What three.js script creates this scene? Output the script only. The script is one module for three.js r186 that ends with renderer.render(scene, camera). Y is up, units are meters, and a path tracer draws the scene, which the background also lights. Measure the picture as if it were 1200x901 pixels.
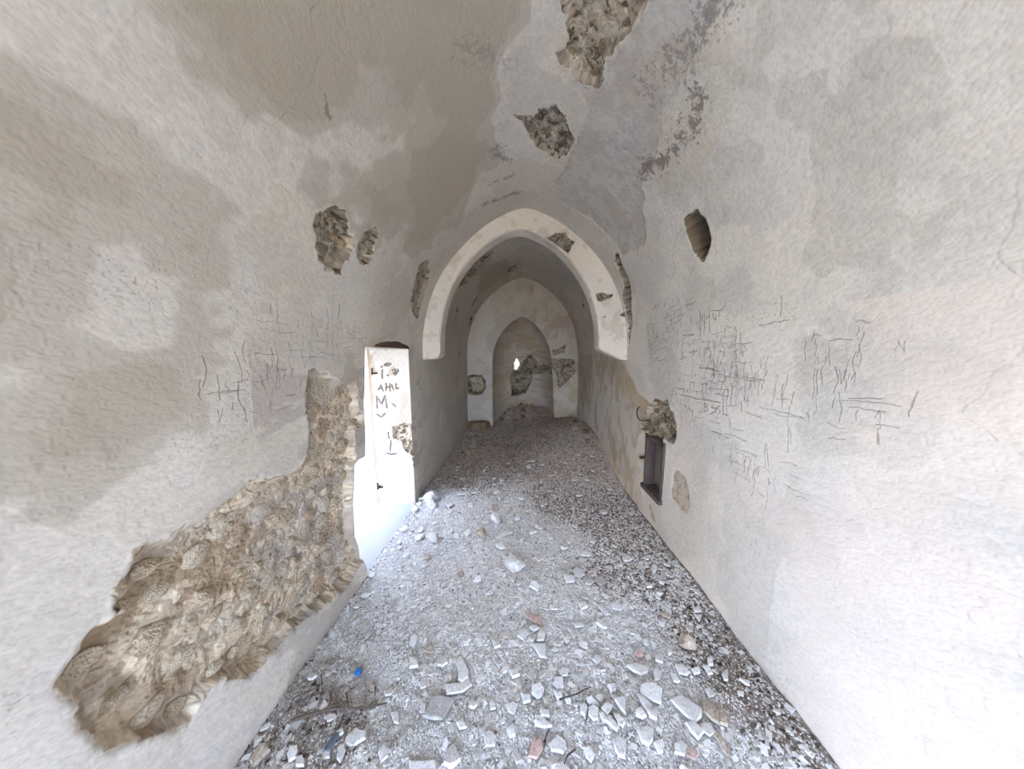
import * as THREE from 'three';
import { mergeGeometries } from 'three/addons/utils/BufferGeometryUtils.js';

// ---------------------------------------------------------------- camera, sky, exposure
const scene = new THREE.Scene();
const renderer = new THREE.WebGLRenderer({ antialias: true });
renderer.toneMapping = THREE.LinearToneMapping;
renderer.toneMappingExposure = 22.0;
renderer.shadowMap.enabled = true;

const FOCAL = 340;                                         // in pixels of the 1200 x 901 frame
const camera = new THREE.PerspectiveCamera(2 * Math.atan(450.5 / FOCAL) * 180 / Math.PI, 1200 / 901, 0.05, 200);
camera.position.set(0, 1.6, 0);
camera.rotation.order = 'YXZ';
camera.rotation.set(-Math.atan(34.5 / FOCAL), Math.atan(9 / FOCAL), 0);
scene.add(camera);

const SUN = new THREE.Vector3(0.75, 0.45, -0.48).normalize();    // high beyond the right-hand wall: both openings lie on the shaded side
{ // hazy summer sky: pale blue overhead, whiter towards the horizon
  const w = 256, h = 128, d = new Float32Array(w * h * 4);
  for (let j = 0; j < h; j++) { const e = Math.max(0, Math.sin(((j + 0.5) / h - 0.5) * Math.PI)), k = Math.pow(e, 0.55); for (let i = 0; i < w; i++) { const q = (j * w + i) * 4; d[q] = 0.92 - 0.5 * k; d[q + 1] = 1.04 - 0.38 * k; d[q + 2] = 1.24 - 0.06 * k; d[q + 3] = 1; } }
  const t = new THREE.DataTexture(d, w, h, THREE.RGBAFormat, THREE.FloatType); t.mapping = THREE.EquirectangularReflectionMapping; t.colorSpace = THREE.LinearSRGBColorSpace; t.magFilter = t.minFilter = THREE.LinearFilter; t.needsUpdate = true;
  scene.background = t; scene.environment = t;
}

const sun = new THREE.DirectionalLight(new THREE.Color(1, 0.9, 0.76), 8.0);
sun.position.copy(SUN).multiplyScalar(20);
sun.castShadow = true;
sun.shadow.mapSize.set(2048, 2048);
Object.assign(sun.shadow.camera, { left: -12, right: 12, top: 12, bottom: -12, near: 0.5, far: 50 });
scene.add(sun, sun.target);

// ---------------------------------------------------------------- small tools
function rng(seed) { let a = seed >>> 0; return () => { a = (a + 0x6D2B79F5) >>> 0; let t = a; t = Math.imul(t ^ (t >>> 15), t | 1); t ^= t + Math.imul(t ^ (t >>> 7), t | 61); return ((t ^ (t >>> 14)) >>> 0) / 4294967296; }; }
const LAT = new Float32Array(65536); { const r = rng(7); for (let i = 0; i < 65536; i++) LAT[i] = r(); }
function noise(x, y) {
  const xi = Math.floor(x), yi = Math.floor(y); let fx = x - xi, fy = y - yi;
  fx = fx * fx * (3 - 2 * fx); fy = fy * fy * (3 - 2 * fy);
  const x0 = xi & 255, x1 = (xi + 1) & 255, y0 = (yi & 255) << 8, y1 = ((yi + 1) & 255) << 8;
  const a = LAT[y0 | x0], b = LAT[y0 | x1], c = LAT[y1 | x0], d = LAT[y1 | x1];
  return a + (b - a) * fx + (c - a + (a - b - c + d) * fx) * fy;
}
function fbm(x, y, o) { let s = 0, a = 0.5, n = 0; for (let i = 0; i < o; i++) { s += a * noise(x, y); n += a; x = x * 2.03 + 17.3; y = y * 2.03 + 5.7; a *= 0.55; } return s / n; }
const clamp = (v, a = 0, b = 1) => v < a ? a : v > b ? b : v;
const ss = (a, b, v) => { const t = clamp((v - a) / (b - a)); return t * t * (3 - 2 * t); };
const lerp = (a, b, t) => a + (b - a) * t;
// nearest and second nearest of jittered points, and the nearest one's number
const WO = { f1: 0, f2: 0, id: 0 };
function cells(x, y) {
  const xi = Math.floor(x), yi = Math.floor(y); let f1 = 9, f2 = 9, id = 0;
  for (let j = -1; j <= 1; j++) for (let i = -1; i <= 1; i++) {
    const cx = xi + i, cy = yi + j, k = ((cy & 255) << 8) | (cx & 255);
    const dx = cx + LAT[k] - x, dy = cy + LAT[(k * 7 + 311) & 65535] - y, d = dx * dx + dy * dy;
    if (d < f1) { f2 = f1; f1 = d; id = k; } else if (d < f2) f2 = d;
  }
  WO.f1 = Math.sqrt(f1); WO.f2 = Math.sqrt(f2); WO.id = LAT[(id * 13 + 77) & 65535];
}
// distance to an outline, positive inside
function outline(p) {
  let a0 = 1e9, a1 = -1e9, b0 = 1e9, b1 = -1e9;
  for (const [a, b] of p) { a0 = Math.min(a0, a); a1 = Math.max(a1, a); b0 = Math.min(b0, b); b1 = Math.max(b1, b); }
  return { p, a0, a1, b0, b1 };
}
function inside(o, x, y, m = 0.06) {
  if (x < o.a0 - m || x > o.a1 + m || y < o.b0 - m || y > o.b1 + m) return -m;
  const p = o.p, n = p.length; let d = 1e9, s = false;
  for (let i = 0, j = n - 1; i < n; j = i++) {
    const ax = p[j][0], ay = p[j][1], bx = p[i][0], by = p[i][1], ex = bx - ax, ey = by - ay, wx = x - ax, wy = y - ay;
    const t = clamp((wx * ex + wy * ey) / (ex * ex + ey * ey + 1e-12)), qx = wx - ex * t, qy = wy - ey * t;
    d = Math.min(d, qx * qx + qy * qy);
    if ((ay > y) !== (by > y) && x < ax + (y - ay) * ex / ey) s = !s;
  }
  d = Math.sqrt(d); return s ? d : -d;
}
function snapTo(p, x, y) {                                 // nearest point of an outline
  let best = 1e9, r = [x, y];
  for (let i = 0, j = p.length - 1; i < p.length; j = i++) {
    const [ax, ay] = p[j], [bx, by] = p[i], ex = bx - ax, ey = by - ay, t = clamp(((x - ax) * ex + (y - ay) * ey) / (ex * ex + ey * ey + 1e-12));
    const qx = ax + ex * t, qy = ay + ey * t, d = (qx - x) ** 2 + (qy - y) ** 2;
    if (d < best) { best = d; r = [qx, qy, Math.sqrt(d)]; }
  }
  r[2] = Math.sqrt(best); return r;
}
const taken = new Map();
function numbered(name) { const n = taken.get(name) ?? 0; taken.set(name, n + 1); return n ? name + '_' + String(n).padStart(3, '0') : name; }
function shadowed(o) { o.traverse((c) => { if (c.isMesh) { c.castShadow = true; c.receiveShadow = true; } }); return o; }
function structure(o, name, label) { o.name = numbered(name); o.userData.kind = 'structure'; if (label) o.userData.label = label; scene.add(o); return o; }
function thing(o, name, label, category, group) { o.name = numbered(name); o.userData = { label, category }; if (group) o.userData.group = group; scene.add(o); return o; }
function part(o, name, parent, label) { o.name = name; if (label) o.userData.label = label; parent.add(o); return o; }
const flatMat = (r, g, b, rough = 0.92) => new THREE.MeshStandardMaterial({ color: new THREE.Color(`rgb(${r},${g},${b})`), roughness: rough, side: THREE.DoubleSide });
// outlines measured on the surfaces, in metres (vault and walls: [arc from the ridge, z]; flat faces: [x, y]; floor: [x, z])
const T = {
  top: [[0.136,-1.504],[0.163,-1.56],[0.159,-1.606],[0.199,-1.661],[0.18,-1.704],[0.137,-1.74],[0.173,-1.78],[0.207,-1.791],[0.244,-1.782],[0.26,-1.831],[0.313,-1.858],[0.375,-1.825],[0.43,-1.799],[0.437,-1.738],[0.411,-1.672],[0.419,-1.63],[0.448,-1.574],[0.48,-1.506],[0.498,-1.444],[0.515,-1.388],[0.526,-1.349],[0.515,-1.31],[0.442,-1.285],[0.326,-1.282],[0.213,-1.337],[0.136,-1.424]],
  top2: [[-0.109,-2.139],[-0.064,-2.15],[0.039,-2.176],[0.079,-2.106],[0.121,-2.076],[0.197,-2.038],[0.254,-2.069],[0.3,-2.149],[0.367,-2.233],[0.348,-2.354],[0.263,-2.507],[0.2,-2.519],[0.088,-2.472],[0.033,-2.385],[-0.01,-2.274],[-0.057,-2.197]],
  left_big: [[-1.517,-1.493],[-1.484,-1.494],[-1.457,-1.536],[-1.415,-1.564],[-1.381,-1.605],[-1.374,-1.676],[-1.397,-1.731],[-1.463,-1.77],[-1.466,-1.84],[-1.532,-1.864],[-1.607,-1.842],[-1.649,-1.793],[-1.71,-1.803],[-1.72,-1.745],[-1.705,-1.711],[-1.733,-1.654],[-1.703,-1.637],[-1.678,-1.588],[-1.632,-1.558],[-1.583,-1.541],[-1.544,-1.504]],
  left_small: [[-1.378,-1.915],[-1.325,-1.996],[-1.371,-2.049],[-1.443,-2.059],[-1.547,-2.067],[-1.602,-2.012],[-1.564,-1.929],[-1.509,-1.888],[-1.463,-1.898]],
  left_slim: [[-1.285,-2.849],[-1.222,-2.947],[-1.308,-3.134],[-1.435,-3.208],[-1.599,-3.231],[-1.815,-3.211],[-1.748,-3.038],[-1.633,-2.939],[-1.471,-2.889]],
  crack: [[1.131,-3.184],[1.14,-3.096],[1.235,-3.145],[1.301,-3.171],[1.391,-3.154],[1.524,-3.194],[1.712,-3.331],[1.853,-3.363],[2.015,-3.466],[2.201,-3.514],[2.188,-3.609],[2.006,-3.63],[1.884,-3.544],[1.705,-3.547],[1.56,-3.495],[1.441,-3.341],[1.298,-3.303],[1.187,-3.28]],
  hole: [[1.305,-1.983],[1.297,-1.929],[1.314,-1.843],[1.347,-1.845],[1.392,-1.823],[1.48,-1.832],[1.541,-1.861],[1.586,-1.921],[1.598,-1.969],[1.558,-1.985],[1.513,-2.009],[1.439,-2.014],[1.361,-2.007]],
  far_strip: [[-1.236,-4.221],[-1.069,-4.164],[-0.892,-4.12],[-0.736,-4.158],[-0.483,-4.218],[-0.463,-4.324],[-0.671,-4.378],[-0.758,-4.359],[-0.835,-4.544],[-1.036,-4.483],[-1.178,-4.268]],
  far_spot: [[-0.355,-5.616],[-0.232,-5.401],[-0.074,-5.39],[-0.039,-5.601],[-0.186,-5.752]],
  far_dots: [[[-1.429,-4.68],[-1.389,-4.815],[-1.473,-4.899],[-1.501,-4.762]],[[-1.54,-6.004],[-1.409,-5.94],[-1.365,-6.103],[-1.508,-6.282],[-1.586,-6.132]],[[-1.219,-5.524],[-1.084,-5.494],[-0.96,-5.564],[-1.104,-5.684],[-1.231,-5.669]],[[1.313,-5.006],[1.317,-4.9],[1.382,-5.002],[1.367,-5.103]],[[-2.073,-5.409],[-2.034,-5.569],[-2.21,-5.578],[-2.228,-5.442]]],
  undercoat: [[0.256,-1.846],[0.357,-1.919],[0.427,-1.983],[0.398,-2.143],[0.366,-2.308],[0.355,-2.534],[0.283,-2.793],[0.327,-2.947],[0.399,-3.096],[0.815,-2.989],[1.199,-2.939],[1.259,-2.525],[0.92,-2.149],[0.862,-1.794],[0.8,-1.637],[0.793,-1.473],[0.781,-1.306],[0.806,-1.199],[0.742,-1.137],[0.498,-1.318],[0.437,-1.738]],
  stain1: [[0.89,-2.068],[0.905,-1.964],[0.957,-1.844],[0.96,-1.753],[0.968,-1.638],[0.951,-1.548],[0.935,-1.491]],
  stain2: [[0.669,-1.62],[0.676,-1.519],[0.738,-1.455],[0.761,-1.384],[0.766,-1.316],[0.774,-1.26]],
  rightend: [[2.189,-3.987],[2.195,-3.888],[2.305,-3.8],[2.266,-3.628],[2.33,-3.491],[2.416,-3.42],[2.487,-3.213],[2.608,-3.097],[2.63,-2.974],[2.66,-2.796],[2.79,-2.889],[3.206,-3.101],[3.625,-2.97],[3.782,-2.953]],
  lintel: [[2.893,-3.036],[2.797,-2.907],[2.704,-2.843],[2.64,-2.745],[2.595,-2.701],[2.605,-2.576],[2.583,-2.479],[2.646,-2.445],[2.67,-2.391],[2.757,-2.331],[2.872,-2.314],[2.926,-2.338],[2.941,-2.455],[2.926,-2.498],[2.995,-2.534],[3.021,-2.639],[2.955,-2.816],[2.97,-2.967]],
  wpatch: [[3.118,-2.293],[3.114,-2.234],[3.133,-2.142],[3.191,-2.104],[3.299,-2.072],[3.386,-2.105],[3.39,-2.204],[3.375,-2.315],[3.301,-2.336],[3.219,-2.307],[3.185,-2.323]],
  wpatch2: [[3.659,-2.74],[3.624,-2.691],[3.666,-2.635],[3.72,-2.564],[3.762,-2.608],[3.718,-2.698]],
  ochre: [[2.208,-3.965],[2.266,-3.662],[2.33,-3.491],[2.416,-3.42],[2.591,-3.124],[2.66,-2.796],[2.795,-2.866],[2.9,-2.945],[2.782,-3.155],[2.713,-3.388],[2.594,-3.732],[2.409,-3.903]],
  exposed: [[-2.275,-1.536],[-2.307,-1.678],[-2.333,-1.764],[-2.38,-1.826],[-2.352,-1.901],[-2.389,-1.987],[-2.479,-2.014],[-2.557,-1.994],[-2.671,-2.077],[-2.728,-2.071],[-2.693,-1.934],[-2.762,-1.939],[-2.876,-1.916],[-2.935,-1.958],[-2.967,-1.908],[-3.281,-1.877],[-3.278,-1.871],[-3.473,-1.884],[-3.667,-2.05],[-3.706,-1.705],[-3.599,-1.333],[-3.59,-1.105],[-3.446,-0.957],[-3.465,-0.842],[-3.289,-0.665],[-3.003,-0.606],[-2.928,-0.718],[-2.772,-0.789],[-2.795,-0.962],[-2.735,-1.19],[-2.791,-1.412],[-2.777,-1.453],[-2.718,-1.493],[-2.669,-1.519],[-2.589,-1.52],[-2.545,-1.51],[-2.412,-1.52],[-2.331,-1.528]],
  door: [[-2.125,-2.135],[-2.105,-2.976],[-2.965,-3.018],[-3.744,-3.047]],
  door_near: [[-2.415,-2.109],[-2.539,-2.085],[-2.732,-2.091],[-2.954,-2.069],[-2.943,-1.967],[-2.963,-1.923],[-3.224,-1.887],[-3.473,-1.884],[-3.561,-1.918]],
  ring1: [[0.289,2.919],[0.403,2.978],[0.517,2.977],[0.529,2.937],[0.613,2.876],[0.553,2.745],[0.479,2.797],[0.384,2.868]],
  ring2: [[0.869,2.293],[0.953,2.313],[1.069,2.292],[1.06,2.261],[0.924,2.209],[0.892,2.23]],
  ring3: [[0.951,2.042],[1.003,2.052],[0.994,2.021]],
  end_niche: [[-1.166,1.116],[-1.033,1.165],[-0.845,1.154],[-0.763,1.041],[-0.753,0.89],[-0.811,0.757],[-0.963,0.719],[-1.133,0.756]],
  end_dark: [[0.661,1.521],[0.819,1.521],[1.202,1.51],[1.22,1.227],[0.92,0.906],[0.84,0.906],[0.801,1.226],[0.687,1.317]],
  end_spot: [[0.704,1.712],[0.861,1.745],[1.016,1.857],[0.975,1.656],[0.728,1.6]],
  ap_dark: [[-0.226,1.149],[-0.136,1.226],[0.006,1.227],[0.162,1.201],[0.291,1.124],[0.293,0.916],[0.164,0.654],[-0.201,0.56],[-0.213,0.81]],
  ap_band: [[0.107,1.461],[0.258,1.637],[0.386,1.486],[0.488,1.36],[0.816,1.436],[0.919,1.335],[0.896,1.182],[0.49,1.156],[0.287,1.105],[0.006,1.232]],
  slit: [[-0.124,1.406],[-0.085,1.509],[-0.033,1.483],[0.006,1.354],[-0.059,1.224],[-0.124,1.25]],
  twigs: [[[-0.985,-1.078],[-0.927,-1.096],[-0.865,-1.116],[-0.784,-1.126],[-0.695,-1.135],[-0.602,-1.157]],[[-0.845,-1.102],[-0.826,-1.063],[-0.828,-1.026]],[[-0.979,-1.258],[-0.923,-1.182]],[[-0.89,-1.197],[-0.857,-1.143],[-0.866,-1.118]],[[-0.702,-1.24],[-0.673,-1.184]],[[-1.029,-1.161],[-0.963,-1.204]],[[-1.012,-1.139],[-0.943,-1.19]],[[-0.814,-1.194],[-0.77,-1.137]],[[-0.773,-1.108],[-0.766,-1.057]],[[-0.869,-0.98],[-0.823,-0.987]],[[-0.806,-1.208],[-0.779,-1.228]],[[-0.989,-1.273],[-0.945,-1.285]],[[-0.685,-1.135],[-0.659,-1.166]],[[0.188,-1.193],[0.288,-1.221],[0.313,-1.24],[0.347,-1.248]],[[0.315,-1.179],[0.286,-1.104]],[[0.13,-1.085],[0.11,-1.051],[0.1,-1.013]],[[0.229,-1.023],[0.193,-0.999],[0.176,-0.976]],[[0.597,-2.021],[0.639,-1.966],[0.698,-1.874]],[[0.683,-1.788],[0.769,-1.856]]],
  cap: [[-0.804,-1.28]],
  bottle: [[-0.779,-0.983],[-0.766,-1.035]],
  jamb_loss: [[-1.363,0.842],[-1.247,0.88],[-1.119,0.872],[-1.081,0.743],[-1.087,0.568],[-1.138,0.331],[-1.169,0.508],[-1.245,0.566],[-1.284,0.683],[-1.369,0.711]],
  jamb_scrape: [[-1.254,1.086],[-1.166,1.171],[-1.167,0.886],[-1.291,0.857],[-1.316,0.943]],
  jamb_marks: [[[-1.436,1.444],[-1.438,1.357]],[[-1.444,1.476],[-1.434,1.48]],[[-1.407,1.5],[-1.375,1.516],[-1.343,1.508],[-1.368,1.492],[-1.404,1.492]],[[-1.326,1.444],[-1.297,1.452],[-1.29,1.429],[-1.315,1.413],[-1.295,1.397],[-1.266,1.437],[-1.269,1.452]],[[-1.38,1.393],[-1.376,1.389]],[[-1.488,1.236],[-1.457,1.285],[-1.436,1.225]],[[-1.475,1.253],[-1.443,1.249]],[[-1.4,1.301],[-1.405,1.229]],[[-1.402,1.265],[-1.365,1.265]],[[-1.364,1.301],[-1.363,1.225]],[[-1.344,1.293],[-1.326,1.237]],[[-1.295,1.301],[-1.297,1.249],[-1.273,1.253]],[[-1.511,1.042],[-1.511,1.17],[-1.461,1.085],[-1.42,1.176],[-1.406,1.043]],[[-1.339,1.086],[-1.312,1.057]],[[-1.515,0.97],[-1.473,0.942],[-1.428,0.985]],[[-1.409,0.769],[-1.403,0.711]],[[-1.384,0.682],[-1.398,0.565]],[[-1.434,0.541],[-1.376,0.53],[-1.333,0.542]]],
  pins: [[-1.532,1.412],[-1.529,0.17]],
  jamb_outer: [[-1.584,-0.093],[-1.576,1.565]],
  marks: [[[1.893,-2.065],[2.08,-2.072]],[[1.918,-2.068],[1.972,-2.051]],[[1.972,-2.051],[1.923,-2.035]],[[1.925,-2.017],[1.987,-2.026]],[[1.987,-2.026],[1.986,-2.011]],[[1.896,-1.965],[2.042,-1.973]],[[1.959,-2],[1.95,-1.97]],[[1.917,-1.948],[1.927,-1.86],[1.907,-1.825]],[[1.931,-1.935],[1.967,-1.933],[1.979,-1.911],[1.947,-1.905]],[[1.933,-1.877],[1.963,-1.875]],[[1.924,-2.168],[1.964,-2.178]],[[1.788,-2.724],[1.75,-2.664],[1.793,-2.661]],[[1.749,-2.628],[1.798,-2.628]],[[1.789,-2.532],[1.772,-2.495]],[[1.824,-2.803],[1.878,-2.794]],[[2.05,-2.882],[2.16,-2.828],[2.09,-2.801]],[[2.126,-2.761],[2.057,-2.743],[2.026,-2.695],[2.094,-2.687]],[[2.238,-2.315],[2.215,-2.239]],[[2.183,-2.193],[2.171,-2.101]],[[2.198,-2.003],[2.154,-1.988],[2.173,-1.957]],[[2.29,-2.067],[2.291,-1.945],[2.305,-1.869]],[[2.234,-1.918],[2.332,-1.907]],[[2.247,-1.916],[2.311,-1.86]],[[2.174,-1.865],[2.186,-1.839]],[[2.165,-2.069],[2.211,-2.064]],[[2.053,-2.287],[2.055,-2.141]],[[2.513,-2.272],[2.508,-2.17],[2.513,-2.076],[2.502,-1.951],[2.497,-1.823]],[[2.412,-1.802],[2.517,-1.794],[2.564,-1.792]],[[2.412,-1.802],[2.411,-1.763]],[[2.452,-1.79],[2.445,-1.76]],[[2.564,-1.792],[2.563,-1.747]],[[2.532,-1.988],[2.586,-1.978],[2.563,-1.945],[2.546,-1.957],[2.554,-1.984]],[[2.532,-1.986],[2.53,-1.958],[2.539,-1.952],[2.546,-1.957]],[[2.522,-1.892],[2.544,-1.908],[2.54,-1.853],[2.567,-1.869]],[[2.517,-1.829],[2.534,-1.854],[2.551,-1.817],[2.566,-1.833]],[[2.591,-1.922],[2.569,-1.878]],[[2.4,-2.17],[2.449,-2.17]],[[2.4,-2.17],[2.399,-2.122],[2.45,-2.117]],[[2.401,-2.034],[2.393,-1.953]],[[2.411,-2.012],[2.464,-2.011]],[[2.389,-1.978],[2.464,-1.967]],[[2.403,-1.933],[2.44,-1.924]],[[2.599,-2.173],[2.611,-2.123],[2.684,-2.104]],[[2.446,-1.881],[2.45,-1.819]],[[2.698,-1.892],[2.691,-1.82],[2.699,-1.733]],[[2.277,-1.908],[2.35,-1.896]],[[2.355,-2.127],[2.34,-2.106]],[[2.476,-2.331],[2.463,-2.284]],[[2.437,-2.254],[2.502,-2.247]],[[2.453,-2.083],[2.48,-2.085]],[[2.281,-1.995],[2.29,-1.916]],[[2.365,-1.854],[2.367,-1.811]]],
};
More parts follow.
